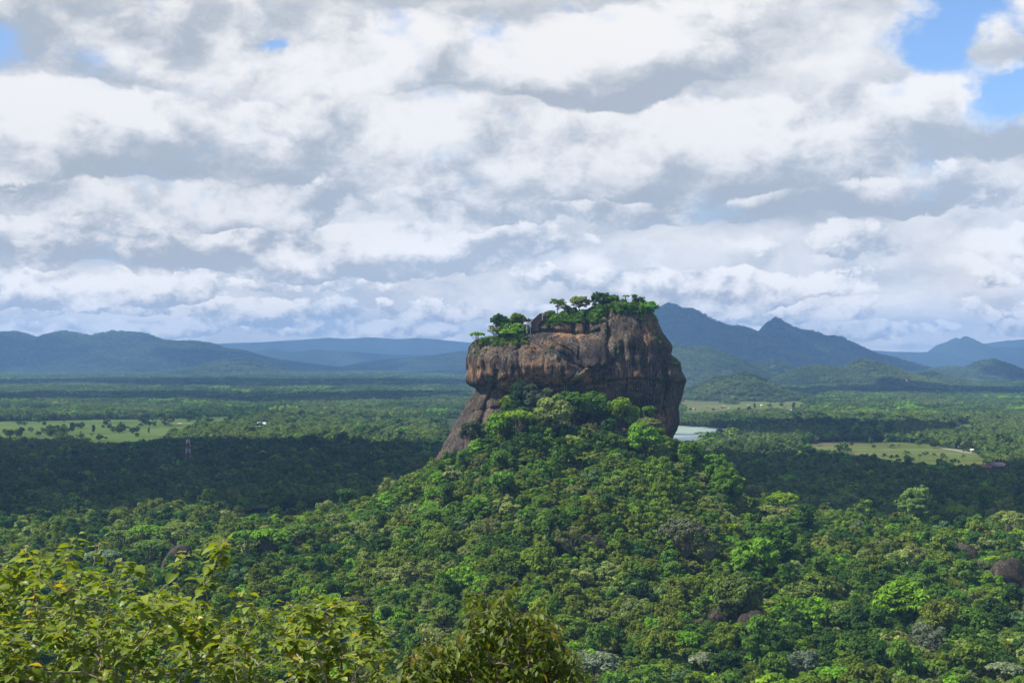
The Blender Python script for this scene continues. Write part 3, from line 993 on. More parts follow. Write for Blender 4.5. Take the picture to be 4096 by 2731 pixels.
OCHRE = [(478, 372, 14, 10, 0.7), (508, 376, 7, 6, 1.3), (505, 385, 10, 5, 1.2), (535, 372, 22, 12, 0.7), (560, 378, 20, 8, 0.8), (588, 380, 12, 7, 0.9), (625, 376, 16, 8, 0.7), (562, 332, 10, 5, 0.8),
         (582, 334, 6, 6, 1.0), (666, 416, 8, 14, 0.9), (650, 426, 14, 10, 0.5), (548, 382, 14, 8, 0.8), (600, 392, 20, 8, 0.3), (540, 345, 14, 4, 0.5), (648, 330, 12, 18, 0.45), (500, 394, 12, 6, 0.6), (520, 380, 14, 6, 0.8)]
PALE = [(582, 334, 4, 5, 1.0), (562, 331, 9, 3, 0.6), (631, 315, 8, 6, 0.5), (613, 352, 3, 14, 0.9), (502, 383, 8, 3, 0.8), (637, 318, 4, 16, 0.5), (484, 356, 12, 10, 0.35), (623, 337, 8, 6, 0.4), (462, 430, 10, 14, 0.25),
        (556, 357, 12, 3, 0.7), (545, 322, 8, 6, 0.5), (490, 398, 4, 10, 0.5), (600, 369, 10, 5, 0.4), (518, 360, 10, 6, 0.3)]
WET_SHADE = [(512, 366, 12, 14, 1.0), (546, 366, 14, 12, 0.8), (600, 352, 10, 16, 1.0), (617, 364, 9, 18, 1.2), (640, 366, 16, 10, 0.8), (614, 322, 7, 12, 0.9), (625, 318, 10, 14, 0.7), (588, 328, 5, 6, 1.0), (675, 385, 8, 24, 1.1), (480, 414, 7, 16, 1.0),
       (640, 388, 24, 6, 0.8), (592, 350, 8, 10, 0.6), (474, 428, 18, 18, 1.0), (495, 402, 12, 10, 0.8), (458, 438, 14, 12, 1.2), (480, 420, 14, 18, 0.8), (668, 432, 8, 10, 1.0), (575, 388, 24, 5, 0.7), (470, 360, 3, 20, 0.4), (655, 346, 9, 18, 0.6)]  # dark water streaks; the buttress spots put its shade into the colour
rock = mesh_np("rock", rv, rq, [rock_material()], smooth=True,
               attrs={'ochre': stain(rv[:, 0], rv[:, 2], OCHRE), 'pale': stain(rv[:, 0], rv[:, 2], PALE), 'wet_shade': stain(rv[:, 0], rv[:, 2], WET_SHADE)})
tag(rock, "huge streaked brown rock tower with an overhanging cliff standing on the wooded hill", "rock")
rock.name = "rock_tower"
# make the normals face outwards
_pl = rock.data.polygons
if sum(_pl[i].normal.y for i in range(0, len(_pl), 97) if _pl[i].center.y < 1010) > 0:
    rock.data.flip_normals()


# ------------------------------------------------------------------ foliage
def leaf_material(name, mode, trans=0.35, tint=(1, 1, 1), gloss=0.04):
    """mode 'own': colour of the object; 'many': colour handed to each tree of a mass"""
    m, b, out = material(name)
    if mode == 'own':
        oi = b.new('ShaderNodeObjectInfo')
        col = oi.outputs['Color']
    else:
        at_ = b.new('ShaderNodeAttribute', attribute_type='INSTANCER', attribute_name='tint')
        col = at_.outputs['Vector']
    lv = b.new('ShaderNodeAttribute', attribute_name='leaf')
    k = b.smooth(lv.outputs['Fac'], 0.0, 1.0, 0.62, 1.42)
    c = b.vm('SCALE', col, scale=k)
    # younger leaves are yellower
    c = b.mixc(b.smooth(lv.outputs['Fac'], 0.70, 1.0, 0.0, 0.28), c, b.vm('MULTIPLY', c, (1.35, 1.18, 0.75)))
    d = b.new('ShaderNodeBsdfDiffuse')
    t = b.new('ShaderNodeBsdfTranslucent')
    b.put(d.inputs[0], c)
    b.put(t.inputs[0], b.vm('MULTIPLY', c, (1.25, 1.25, 0.55)))
    mx = b.new('ShaderNodeMixShader')
    mx.inputs[0].default_value = trans
    b.l.new(d.outputs[0], mx.inputs[1])
    b.l.new(t.outputs[0], mx.inputs[2])
    b.l.new(mx.outputs[0], out.inputs[0])
    return m


m_leaf_own = leaf_material("tree_leaves", 'own')
m_leaf_many = leaf_material("forest_leaves", 'many')


def bark_material(name, c1, c2):
    m, b, out = material(name)
    d = b.new('ShaderNodeBsdfDiffuse')
    tc = b.new('ShaderNodeTexCoord')
    n = b.noise(b.vm('MULTIPLY', tc.outputs['Object'], (6, 6, 1.5)), 1.0, 4, 0.6)
    b.put(d.inputs[0], b.mixc(b.smooth(n, 0.35, 0.65), c1, c2))
    b.l.new(d.outputs[0], out.inputs[0])
    return m


m_bark = bark_material("tree_bark", (0.10, 0.075, 0.05), (0.20, 0.165, 0.125))
m_pale_bark = bark_material("pale_bark", (0.17, 0.155, 0.115), (0.30, 0.275, 0.21))


def unit(v):
    return v / np.maximum(np.linalg.norm(v, axis=-1, keepdims=True), 1e-6)


def leaf_quads(rng, pos, nrm, size, aspect=1.7):
    """one diamond-shaped spray of leaves per point"""
    n = len(pos)
    r = unit(rng.normal(size=(n, 3)))
    t = unit(np.cross(nrm, r))
    s = np.cross(nrm, t)
    a = (size * aspect / 1.3)[:, None] * t
    c = (size / 1.3)[:, None] * s
    # slight fold along the middle
    fold = nrm * (size * 0.22)[:, None]
    v = np.stack([pos - a, pos - c + fold, pos + a, pos + c + fold], 1).reshape(-1, 3)
    f = np.arange(n * 4).reshape(n, 4)
    return v, f


def crown_np(seed, lobes=46, per=55, leaf=0.075, flat=0.85, lobe=0.27, form='round', upb=0.45, zc=1.3):
    """a crown of radius 1: clumps of leaf sprays over an uneven shell"""
    rng = np.random.default_rng(seed)
    C, Rr = [], []
    n_try = 0
    while len(C) < lobes:
        d = unit(rng.normal(size=3))
        n_try += 1
        if form == 'umbrella':
            r = math.sqrt(rng.uniform(0, 1)) * 0.98
            a = rng.uniform(0, 2 * math.pi)
            z = flat * (0.42 * math.sqrt(max(0, 1 - r * r)) + rng.normal() * 0.03) - 0.05
            p = np.array([r * math.cos(a), r * math.sin(a), z])
        elif form == 'column':
            r = rng.uniform(0.1, 0.75)
            a = rng.uniform(0, 2 * math.pi)
            z = rng.uniform(-0.75, 1.15)
            r *= 1 - 0.5 * abs(z - 0.1) / 1.2
            p = np.array([r * math.cos(a), r * math.sin(a), z])
        else:
            if d[2] < -0.35 and rng.uniform() < 0.75:
                continue
            wob = 0.80 + 0.26 * math.sin(d[0] * 3.1 + seed) * math.cos(d[1] * 2.7 + seed * 1.7) + 0.10 * rng.normal()
            p = d * np.array([1, 1, flat]) * min(max(wob, 0.4), 1.08) * rng.uniform(0.78, 1.0)
        C.append(p)
        Rr.append(lobe * rng.uniform(0.6, 1.3))
    C, Rr = np.array(C), np.array(Rr)
    npl = per * lobes
    li = np.repeat(np.arange(lobes), per)
    d = rng.normal(size=(npl, 3))
    out = unit(C * np.array([1, 1, 0.8]) + np.array([0, 0, 0.35]))
    d = unit(d + 0.75 * out[li])
    rr = Rr[li] * rng.uniform(0.62, 1.08, npl)
    # each clump has its own proportions
    shp = np.stack([rng.uniform(0.7, 1.4, lobes), rng.uniform(0.7, 1.4, lobes), rng.uniform(0.5, 1.0, lobes)], 1)
    pos = C[li] + d * rr[:, None] * shp[li]
    nrm = unit(0.75 * d + upb * np.array([0, 0, 1.0]) + 0.42 * rng.normal(size=(npl, 3)))
    size = leaf * rng.uniform(0.6, 1.45, npl)
    v, f = leaf_quads(rng, pos, nrm, size)
    lobev = rng.uniform(0, 1, lobes)
    lv = np.clip(0.55 * lobev[li] + 0.45 * rng.uniform(0, 1, npl), 0, 1)
    v[:, 2] += zc
    return v, f, np.repeat(lv, 4), C + np.array([0, 0, zc])


def tube(pts, rad, sides=6):
    """a tapering limb along points"""
    pts = [Vector(p) for p in pts]
    vs, fs = [], []
    for i, p in enumerate(pts):
        d = (pts[min(i + 1, len(pts) - 1)] - pts[max(i - 1, 0)]).normalized()
        a = d.cross(Vector((0.13, 1, 0.07))).normalized()
        c = d.cross(a)
        for k in range(sides):
            t = 2 * math.pi * k / sides
            vs.append(p + (a * math.cos(t) + c * math.sin(t)) * rad[i])
    for i in range(len(pts) - 1):
        for k in range(sides):
            k2 = (k + 1) % sides
            fs.append((i * sides + k, i * sides + k2, (i + 1) * sides + k2, (i + 1) * sides + k))
    return np.array([tuple(v) for v in vs], np.float32), np.array(fs, np.int32)


def join_np(parts):
    V, Fc, o = [], [], 0
    for v, f in parts:
        V.append(v)
        Fc.append(np.asarray(f) + o)
        o += len(v)
    return np.concatenate(V), np.concatenate(Fc)


def trunk_np(seed, C, zc=1.3, r0=0.06, n_limb=6, base=-0.25):
    rng = np.random.default_rng(seed + 900)
    fork = zc - 0.75 + 0.2 * rng.uniform()
    parts = []
    lean = rng.normal(size=2) * 0.05
    top = np.array([lean[0], lean[1], fork])
    parts.append(tube([(0, 0, base), (lean[0] * 0.4, lean[1] * 0.4, fork * 0.5), top, (lean[0] * 1.3, lean[1] * 1.3, zc)], [r0 * 1.25, r0, r0 * 0.8, r0 * 0.35]))
    pick = rng.permutation(len(C))[:n_limb]
    for i in pick:
        e = C[i]
        mid = top * 0.45 + e * 0.55 + np.array([0, 0, -0.08])
        parts.append(tube([top - np.array([0, 0, 0.05]), mid, e], [r0 * 0.6, r0 * 0.4, r0 * 0.15], 5))
    return join_np(parts)


class Kind:
    """one build of tree: a crown mesh and a trunk mesh, each with the leaf colour of its own object or of the mass"""
    def __init__(self, seed, form='round', trunk=True, limbs=6, r0=0.06, bark=None, zc=1.3, **kw):
        v, f, lv, C = crown_np(seed, form=form, zc=zc, **kw)
        self.v, self.f, self.lv = v, f, lv
        self.seed = seed
        self.zc = zc
        self.bark = bark or m_bark
        self.tv, self.tf = trunk_np(seed, C, zc, r0, limbs)
        self._own = self._trunk = self._both = None
        self.top = float(v[:, 2].max())

    def crown_mesh(self):
        if self._own is None:
            o = mesh_np("crown", self.v, self.f, [m_leaf_own], attrs={'leaf': self.lv}, link_it=False)
            self._own = o.data
            bpy.data.objects.remove(o)
        return self._own

    def trunk_mesh(self):
        if self._trunk is None:
            o = mesh_np("trunk", self.tv, self.tf, [self.bark], smooth=True, link_it=False)
            self._trunk = o.data
            bpy.data.objects.remove(o)
        return self._trunk

    def source(self):
        """unlinked tree for the mass"""
        if self._both is None:
            v, f = join_np([(self.v, self.f), (self.tv, self.tf)])
            fm = np.concatenate([np.zeros(len(self.f)), np.ones(len(self.tf))])
            lv = np.concatenate([self.lv, np.full(len(self.tv), 0.5)])
            self._both = mesh_np("mass_tree", v, f, [m_leaf_many, self.bark], fmat=fm, attrs={'leaf': lv}, link_it=False)
        return self._both


NEAR = {
    'round': [Kind(1), Kind(2, lobes=52, flat=0.95), Kind(3, lobes=40, lobe=0.31), Kind(4, lobes=60, lobe=0.23, flat=0.8), Kind(5, flat=1.05, lobes=50)],
    'ragged': [Kind(11, lobes=30, lobe=0.25, per=70, leaf=0.07), Kind(12, lobes=34, lobe=0.22, per=60, flat=1.1), Kind(13, lobes=26, lobe=0.30, per=80, flat=0.9)],
    'umbrella': [Kind(21, 'umbrella', lobes=70, lobe=0.15, per=34, leaf=0.065, upb=0.9, zc=1.15, limbs=9), Kind(22, 'umbrella', lobes=60, lobe=0.17, per=40, leaf=0.06, upb=0.9, zc=1.1, limbs=9, flat=1.2)],
    'column': [Kind(31, 'column', lobes=36, lobe=0.28, per=60), Kind(32, 'column', lobes=32, lobe=0.32, per=66)],
    'tall': [Kind(51, lobes=36, lobe=0.25, per=60, flat=1.25, zc=1.7), Kind(52, lobes=44, lobe=0.2, per=46, flat=0.6, zc=1.75, limbs=14, bark=m_pale_bark)],
    'wispy': [Kind(41, lobes=38, lobe=0.19, per=34, leaf=0.055, limbs=22, bark=m_pale_bark, r0=0.05), Kind(42, 'umbrella', lobes=46, lobe=0.15, per=26, leaf=0.055, limbs=24, bark=m_pale_bark, r0=0.05)],
}
MID = [Kind(101, lobes=20, per=22, leaf=0.15, lobe=0.34, limbs=2), Kind(102, lobes=24, per=18, leaf=0.15, lobe=0.30, limbs=2), Kind(103, lobes=16, per=26, leaf=0.14, lobe=0.36, flat=1.0, limbs=2),
       Kind(104, 'umbrella', lobes=26, per=16, leaf=0.13, lobe=0.2, upb=0.8, limbs=4), Kind(105, lobes=22, per=20, leaf=0.14, lobe=0.30, flat=0.7, limbs=2)]


def palm_np(seed, fronds=17, seg=6, h=1.0):
    """coconut palm of height 1: slender trunk, arching feathered fronds"""
    rng = np.random.default_rng(seed)
    V, Fc, LV = [], [], []
    bend = rng.normal(size=2) * 0.05
    top = np.array([bend[0], bend[1], h * 0.84])
    n = 0
    for k in range(fronds):
        a = 2 * math.pi * (k * 0.382 + rng.uniform(-0.03, 0.03))
        el = rng.uniform(-0.25, 1.25)
        Lf = rng.uniform(0.26, 0.34)
        dirv = np.array([math.cos(a) * math.cos(el), math.sin(a) * math.cos(el), math.sin(el)])
        side = np.array([-math.sin(a), math.cos(a), 0])
        pts = []
        for s in range(seg + 1):
            t = s / seg
            pts.append(top + dirv * Lf * t + np.array([0, 0, -0.20 * t * t * (0.6 + 0.4 * math.cos(el))]))
        for s in range(seg):
            t0, t1 = s / seg, (s + 1) / seg
            for sg in (-1, 1):
                w0 = 0.062 * math.sin(math.pi * min(1, 0.15 + t0 * 0.85)) + 0.006
                w1 = 0.062 * math.sin(math.pi * min(1, 0.15 + t1 * 0.85)) + 0.006
                dn = np.array([0, 0, -0.55])
                for q0, q1 in ((0.0, 0.42), (0.55, 0.97)):
                    a0 = pts[s] + (pts[s + 1] - pts[s]) * q0
                    a1 = pts[s] + (pts[s + 1] - pts[s]) * q1
                    V += [a0, a1, a1 + (side * sg + dn) * w1 + dirv * 0.02, a0 + (side * sg + dn) * w0 + dirv * 0.02]
                    Fc.append((n, n + 1, n + 2, n + 3))
                    LV += [0.35 + 0.4 * rng.uniform()] * 4
                    n += 4
    tv, tf = tube([(0, 0, -0.05), (bend[0] * 0.3, bend[1] * 0.3, 0.4), top], [0.016, 0.012, 0.010], 6)
    return np.array(V, np.float32), np.array(Fc, np.int32), np.array(LV, np.float32), tv, tf


class Palm(Kind):
    def __init__(self, seed, **kw):
        self.v, self.f, self.lv, self.tv, self.tf = palm_np(seed, **kw)
        self.bark = m_pale_bark
        self.zc = 0.84
        self._own = self._trunk = self._both = None
        self.top = 1.0


GREAT = {
    'dome': Kind(61, lobes=190, lobe=0.16, per=80, leaf=0.046, flat=0.80, limbs=16, r0=0.05),
    'ball': Kind(62, lobes=150, lobe=0.17, per=80, leaf=0.048, flat=1.0, limbs=10),
    'open': Kind(63, 'umbrella', lobes=130, lobe=0.11, per=34, leaf=0.042, upb=0.8, zc=1.15, limbs=26, flat=1.5),
}
NEAR['great'] = [GREAT['dome'], GREAT['ball'], GREAT['open']]
PALMS = [Palm(201), Palm(202), Palm(203, fronds=20)]


# a patch of far canopy, 60 m across
def patch_source(seed, n=34, size=60.0, m=62, name="far_patch"):
    rng = np.random.default_rng(seed)
    V, Fc, LV, o = [], [], [], 0
    for i in range(n):
        r = rng.uniform(3.2, 6.2)
        x, y = rng.uniform(-size / 2, size / 2, 2)
        z = rng.uniform(4, 9) + (r * 0.3)
        d = unit(rng.normal(size=(m, 3)) + np.array([0, -0.25, 0.5]))
        pos = np.array([x, y, z]) + d * r * np.array([1, 1, 0.8]) * rng.uniform(0.8, 1.05, (m, 1))
        nrm = unit(0.9 * d + np.array([0, 0, 0.4]) + 0.4 * rng.normal(size=(m, 3)))
        v, f = leaf_quads(rng, pos, nrm, rng.uniform(0.7, 1.5, m))
        V.append(v)
        Fc.append(f + o)
        o += len(v)
        LV.append(np.repeat(np.clip(rng.uniform(0, 1) * 0.7 + 0.3 * rng.uniform(0, 1, m), 0, 1), 4))
    return mesh_np(name, np.concatenate(V), np.concatenate(Fc), [m_leaf_many], attrs={'leaf': np.concatenate(LV)}, link_it=False)


CLUMPS = [patch_source(s, 5, 17.0, 40, "clump") for s in (311, 312, 313, 314)]
PATCHES = [patch_source(s) for s in (301, 302, 303, 304, 305)]


def mass(name, label, pos, scale, rot, idx, tint, sources):
    """a forest nobody could count, one object: each tree stands at a point of it"""
    me = bpy.data.meshes.new(name)
    me.vertices.add(len(pos))
    me.vertices.foreach_set('co', np.asarray(pos, np.float32).ravel())
    for an, av, ty in (('size', scale, 'FLOAT_VECTOR'), ('turn', rot, 'FLOAT_VECTOR'), ('tint', tint, 'FLOAT_VECTOR')):
        a = me.attributes.new(an, ty, 'POINT')
        a.data.foreach_set('vector', np.asarray(av, np.float32).ravel())
    a = me.attributes.new('build', 'INT', 'POINT')
    a.data.foreach_set('value', np.asarray(idx, np.int32))
    for s in sources:
        for mt in s.data.materials:
            if mt.name not in me.materials:
                me.materials.append(mt)
    o = link(bpy.data.objects.new(name, me))
    g = bpy.data.node_groups.new(name, 'GeometryNodeTree')
    g.interface.new_socket("Geometry", in_out='INPUT', socket_type='NodeSocketGeometry')
    g.interface.new_socket("Geometry", in_out='OUTPUT', socket_type='NodeSocketGeometry')
    n, l = g.nodes, g.links
    gi, go = n.new('NodeGroupInput'), n.new('NodeGroupOutput')

    def named(nm, ty):
        q = n.new('GeometryNodeInputNamedAttribute')
        q.data_type = ty
        q.inputs[0].default_value = nm
        return [s for s in q.outputs if s.enabled and s.name == 'Attribute'][0]
    a_s, a_r, a_b = named('size', 'FLOAT_VECTOR'), named('turn', 'FLOAT_VECTOR'), named('build', 'INT')
    e2r = n.new('FunctionNodeEulerToRotation')
    l.new(a_r, e2r.inputs[0])
    join = n.new('GeometryNodeJoinGeometry')
    for k, s in enumerate(sources):
        oi = n.new('GeometryNodeObjectInfo')
        oi.inputs['Object'].default_value = s
        oi.inputs['As Instance'].default_value = False
        cmp_ = n.new('FunctionNodeCompare')
        cmp_.data_type = 'INT'
        cmp_.operation = 'EQUAL'
        ia = [q for q in cmp_.inputs if q.enabled]
        l.new(a_b, ia[0])
        ia[1].default_value = k
        ip = n.new('GeometryNodeInstanceOnPoints')
        l.new(gi.outputs[0], ip.inputs['Points'])
        l.new(cmp_.outputs[0], ip.inputs['Selection'])
        l.new(oi.outputs['Geometry'], ip.inputs['Instance'])
        l.new(e2r.outputs[0], ip.inputs['Rotation'])
        l.new(a_s, ip.inputs['Scale'])
        l.new(ip.outputs[0], join.inputs[0])
    l.new(join.outputs[0], go.inputs[0])
    mod = o.modifiers.new("trees", 'NODES')
    mod.node_group = g
    o['kind'] = 'stuff'
    o['label'] = label
    return o


# leaf colours (albedo)
HUES = {
    'olive': (0.060, 0.084, 0.018), 'mid': (0.042, 0.078, 0.018), 'bright': (0.066, 0.128, 0.017), 'dark': (0.022, 0.046, 0.015), 'sage': (0.095, 0.118, 0.052),
    'lime': (0.092, 0.140, 0.016), 'dry': (0.064, 0.072, 0.040), 'yellow': (0.088, 0.112, 0.018), 'blue': (0.052, 0.085, 0.052), 'brown': (0.075, 0.062, 0.028),
}
HUES = {k: (c[0] * 2.4, c[1] * 2.4, c[2] * 1.55) for k, c in HUES.items()}
HN = list(HUES)
HUE_NEAR = ['olive'] * 26 + ['mid'] * 30 + ['bright'] * 12 + ['dark'] * 14 + ['sage'] * 9 + ['lime'] * 3 + ['dry'] * 4 + ['yellow'] * 2 + ['blue'] * 2
FORM_OF = {'olive': ['round', 'round', 'ragged', 'ragged', 'tall'], 'mid': ['round', 'round', 'ragged', 'column', 'tall', 'umbrella'], 'bright': ['round', 'umbrella', 'umbrella', 'ragged'], 'dark': ['round', 'column', 'ragged'],
           'sage': ['round', 'umbrella', 'ragged'], 'lime': ['umbrella', 'round'], 'dry': ['wispy'], 'yellow': ['ragged', 'round'], 'blue': ['ragged', 'round'], 'brown': ['wispy', 'ragged']}


def scatter(y0, y1, xw, step, rng):
    """jittered grid of ground points inside the wedge that the view takes in"""
    nyy = int((y1 - y0) / step)
    X, Y = [], []
    for j in range(nyy):
        y = y0 + (j + 0.5) * step
        half = xw * y
        k = int(2 * half / step)
        X.append(-half + (np.arange(k) + 0.5 + 0.5 * (j % 2)) * step)
        Y.append(np.full(k, y))
    X, Y = np.concatenate(X), np.concatenate(Y)
    X = X + rng.uniform(-0.45, 0.45, len(X)) * step
    Y = Y + rng.uniform(-0.45, 0.45, len(Y)) * step
    return X, Y


SPOTS = []      # small clearings round houses, masts and lone trees: x, y, radius


def open_mask(X, Y, hs=(0,), stray=0.44, tall=None):
    """true on open land, and where a tree of one of the heights hs would hide open land behind it"""
    m = np.zeros(X.shape, bool)
    sp = m.copy()
    strays = fbm(X / 38, Y / 60, X * 0 + 5.5, 3, 77)
    for h in tuple(hs) + (() if tall is None else (tall,)):
        t = HC / (HC - h)
        for p in OPEN:
            m |= inside(X * t, Y * t, p)
    for h in tuple(hs) + (12, 15) * (len(hs) > 1):
        t = HC / (HC - h)
        for sx, sy, sr in SPOTS:
            sp |= np.hypot(X * t - sx, (Y * t - sy) * 0.5) < sr
    return (m & (strays < stray)) | sp


ROCK_FOOT = [(rx(436), 1000), (rx(456, YF), 990), (rx(490, YF), 1003), (rx(523, YF), 1000), (rx(560, YF), 996), (rx(600, YF), 994), (rx(640, YF), 996), (rx(668, YF), 1004), (rx(690), 1030), (rx(690), 1120), (rx(436), 1120)]


def project(x, y, z):
    return 512 + F * x / y, HZ + F * (HC - z) / y


# ------------------------------------------------------------------ clearings around boulders and feature trees: (x, y, radius)
KEEP = []


def keep_clear(x, y, r):
    KEEP.append((x, y, r))


def on_slope(u, v):
    """the ground point of the wooded slope that is seen at column u, row v (first hit of the sight line)"""
    y = np.linspace(560, 3000, 4000)
    x = (u - 512) / F * y
    z = HC - (v - HZ) / F * y
    g = ground_z(x, y)
    hit = np.argmax(g >= z)
    return float(x[hit]), float(y[hit]), float(g[hit])


FEATURES = []      # (u, v of the crown centre, crown width in px, kind, build, hue, label)


def feature(u, v, wpx, form, build, hue, label, zf=1.0, dy=0.0, group=None, drop=13):
    """a tree picked out by name: its crown is centred on the given bearing and stands clear of the canopy before it"""
    x, y, z = on_slope(u, v + wpx * 0.42 * zf + drop)
    y += dy
    x = (u - 512) / F * y
    z = float(ground_z(x, y))
    r = wpx / 2 / F * y
    k = NEAR[form][build]
    want = HC - (v - HZ) / F * y           # height of the crown centre
    lift = max((want - z) / (r * zf) - k.zc, -0.35)
    FEATURES.append((x, y, z - 0.2, r, zf, k, hue, label, group, lift))
    keep_clear(x, y, r * 0.85)


feature(915, 504, 38, 'great', 1, (0.10, 0.155, 0.036), "big round light green tree standing out against the dark shaded forest", drop=20)
feature(902, 602, 66, 'great', 0, (0.090, 0.165, 0.012), "huge spreading lime green tree, brightest crown on the lower slope", 0.85, drop=6)
feature(957, 511, 28, 'umbrella', 0, 'lime', "flat lime umbrella tree beside the big round light green tree")
feature(1008, 520, 34, 'umbrella', 1, 'sage', "pale sage umbrella tree at the shaded forest edge above the boulders")
feature(122, 538, 30, 'umbrella', 1, (0.10, 0.15, 0.03), "domed lime umbrella tree beyond the leafy shrub, below the dark belt")
feature(148, 531, 34, 'umbrella', 0, 'bright', "broad green umbrella tree uphill of the domed lime one")
feature(182, 532, 40, 'umbrella', 1, (0.11, 0.15, 0.035), "pale lime umbrella tree over the leaning boulder")
feature(150, 546, 34, 'umbrella', 0, (0.085, 0.14, 0.03), "lime umbrella tree just beyond the leaning boulder")
feature(104, 556, 34, 'umbrella', 0, (0.11, 0.15, 0.085), "whitish green umbrella tree on the downhill side of the leaning boulder")
feature(248, 540, 36, 'umbrella', 1, 'bright', "bright green umbrella tree nearest the lush glade")
feature(272, 536, 40, 'umbrella', 0, 'bright', "widest bright green umbrella tree on the lower spur by the lush glade")
feature(298, 531, 30, 'umbrella', 1, (0.085, 0.14, 0.03), "upper lime umbrella tree on the spur above the glade")
feature(222, 545, 30, 'umbrella', 0, 'sage', "sage umbrella tree between the leaning boulder and the spur")
feature(570, 538, 34, 'wispy', 0, 'dry', "grey brown thin crowned tree uphill of the dark slope boulder")
feature(684, 535, 50, 'great', 2, (0.082, 0.092, 0.050), "large greyish half bare tree on the open slope")
feature(708, 546, 28, 'wispy', 1, (0.074, 0.084, 0.046), "smaller greyish tree beside the large half bare one")
feature(594, 664, 48, 'umbrella', 1, (0.115, 0.145, 0.088), "silvery pale green tree at the foot of the slope")
feature(802, 662, 34, 'ragged', 2, (0.075, 0.10, 0.07), "blue grey bushy tree at the foot of the slope")
feature(706, 658, 32, 'umbrella', 0, (0.14, 0.16, 0.10), "cream flowering tree low on the slope")
feature(1004, 668, 34, 'umbrella', 0, (0.12, 0.15, 0.08), "silvery tree in the lowest corner of the slope")
feature(738, 596, 54, 'great', 0, (0.072, 0.100, 0.024), "large olive domed tree above the grey cliff boulder")
feature(800, 594, 38, 'umbrella', 1, (0.085, 0.12, 0.025), "olive umbrella tree between the domed olive tree and the lime giant")
feature(812, 612, 36, 'round', 4, 'bright', "tall bright green tree downhill of the olive umbrella tree")
feature(776, 539, 40, 'great', 1, (0.048, 0.098, 0.014), "large deep green tree on the open middle of the paddy side slope")
feature(755, 554, 40, 'round', 1, 'bright', "bright green tree just below the large deep green one")
feature(925, 636, 40, 'wispy', 0, (0.085, 0.10, 0.068), "ashy thin crowned tree below the lime giant")
feature(712, 470, 36, 'great', 1, (0.066, 0.130, 0.014), "big vivid green tree on the crest beside the rock")
feature(726, 484, 40, 'great', 0, (0.070, 0.132, 0.014), "second vivid green tree, lower on the crest beside the rock")
feature(690, 455, 30, 'round', 4, (0.058, 0.112, 0.016), "dark vivid tree at the corner of the rock")
feature(754, 489, 24, 'umbrella', 0, 'sage', "pale flat topped tree on the skyline toward the paddy field")
feature(783, 500, 30, 'umbrella', 1, 'lime', "yellow green flat topped tree on the skyline toward the paddy field")
feature(622, 411, 32, 'round', 2, (0.095, 0.150, 0.015), "yellow green tree shading the guard hut at the foot of the cliff")
feature(646, 425, 28, 'umbrella', 1, (0.12, 0.14, 0.05), "pale flowering tree against the foot of the cliff")
feature(644, 436, 34, 'round', 0, 'bright', "vivid green tree in front of the pale flowering one")
feature(592, 405, 30, 'round', 4, (0.055, 0.115, 0.015), "deep green tree highest on the spur under the stairs")
feature(574, 404, 34, 'round', 3, (0.052, 0.105, 0.015), "broad deep green tree under the stair ladder")
feature(563, 400, 24, 'umbrella', 1, 'sage', "sage flat crowned tree touching the ladder foot")
feature(552, 412, 34, 'round', 1, 'sage', "pale sage round tree on the spur under the cliff")
feature(523, 394, 30, 'round', 0, (0.020, 0.040, 0.018), "dark blackish green tree tight against the overhang")
feature(535, 399, 28, 'ragged', 1, (0.050, 0.068, 0.040), "dull grey green tree beside the blackish one at the overhang")
feature(474, 432, 30, 'ragged', 0, (0.050, 0.068, 0.035), "grey green scrubby tree clinging to the leaning buttress")
feature(517, 417, 34, 'umbrella', 0, 'lime', "yellowish layered tree below the overhang")
feature(500, 424, 26, 'round', 2, 'bright', "bright green tree between the buttress and the layered tree")

# boulders: column, row of the centre, width and height in px
BOULDERS = [
    (173, 562, 28, 34, 'lean', "dark dome shaped boulder leaning out of the forest beyond the leafy shrub"),
    (593, 549, 34, 20, 'slab', "black slab boulder with a bright crack on the middle slope"),
    (966, 557, 30, 22, 'stack', "brown stacked boulder with a flat cap above the lime giant"),
    (1012, 583, 50, 30, 'heap', "large black knobbly boulder cut by the picture edge"),
    (718, 621, 23, 28, 'block', "grey upright block boulder low on the slope"),
    (752, 630, 32, 34, 'cliff', "dark mossy cliff boulder beside the grey upright block"),
    (874, 627, 16, 12, 'slab', "small brown boulder peeping out under the lime giant"),
]
BSPEC = []
for u, v, w, h, sh, lab in BOULDERS:
    x, y, z = on_slope(u, v + h * 0.45)
    s = y / F
    BSPEC.append((x, y, z, w * s, h * s, sh, lab))
    keep_clear(x, y - 1, w * s * 0.50)
    keep_clear(x, y - 9, w * s * 0.30)

# a clearing with the guard hut at the foot of the cliff
HUT = on_slope(614, 426)
keep_clear(HUT[0] + 2, HUT[1] - 4, 8.5)
keep_clear(HUT[0] + 2, HUT[1] - 15, 6.5)

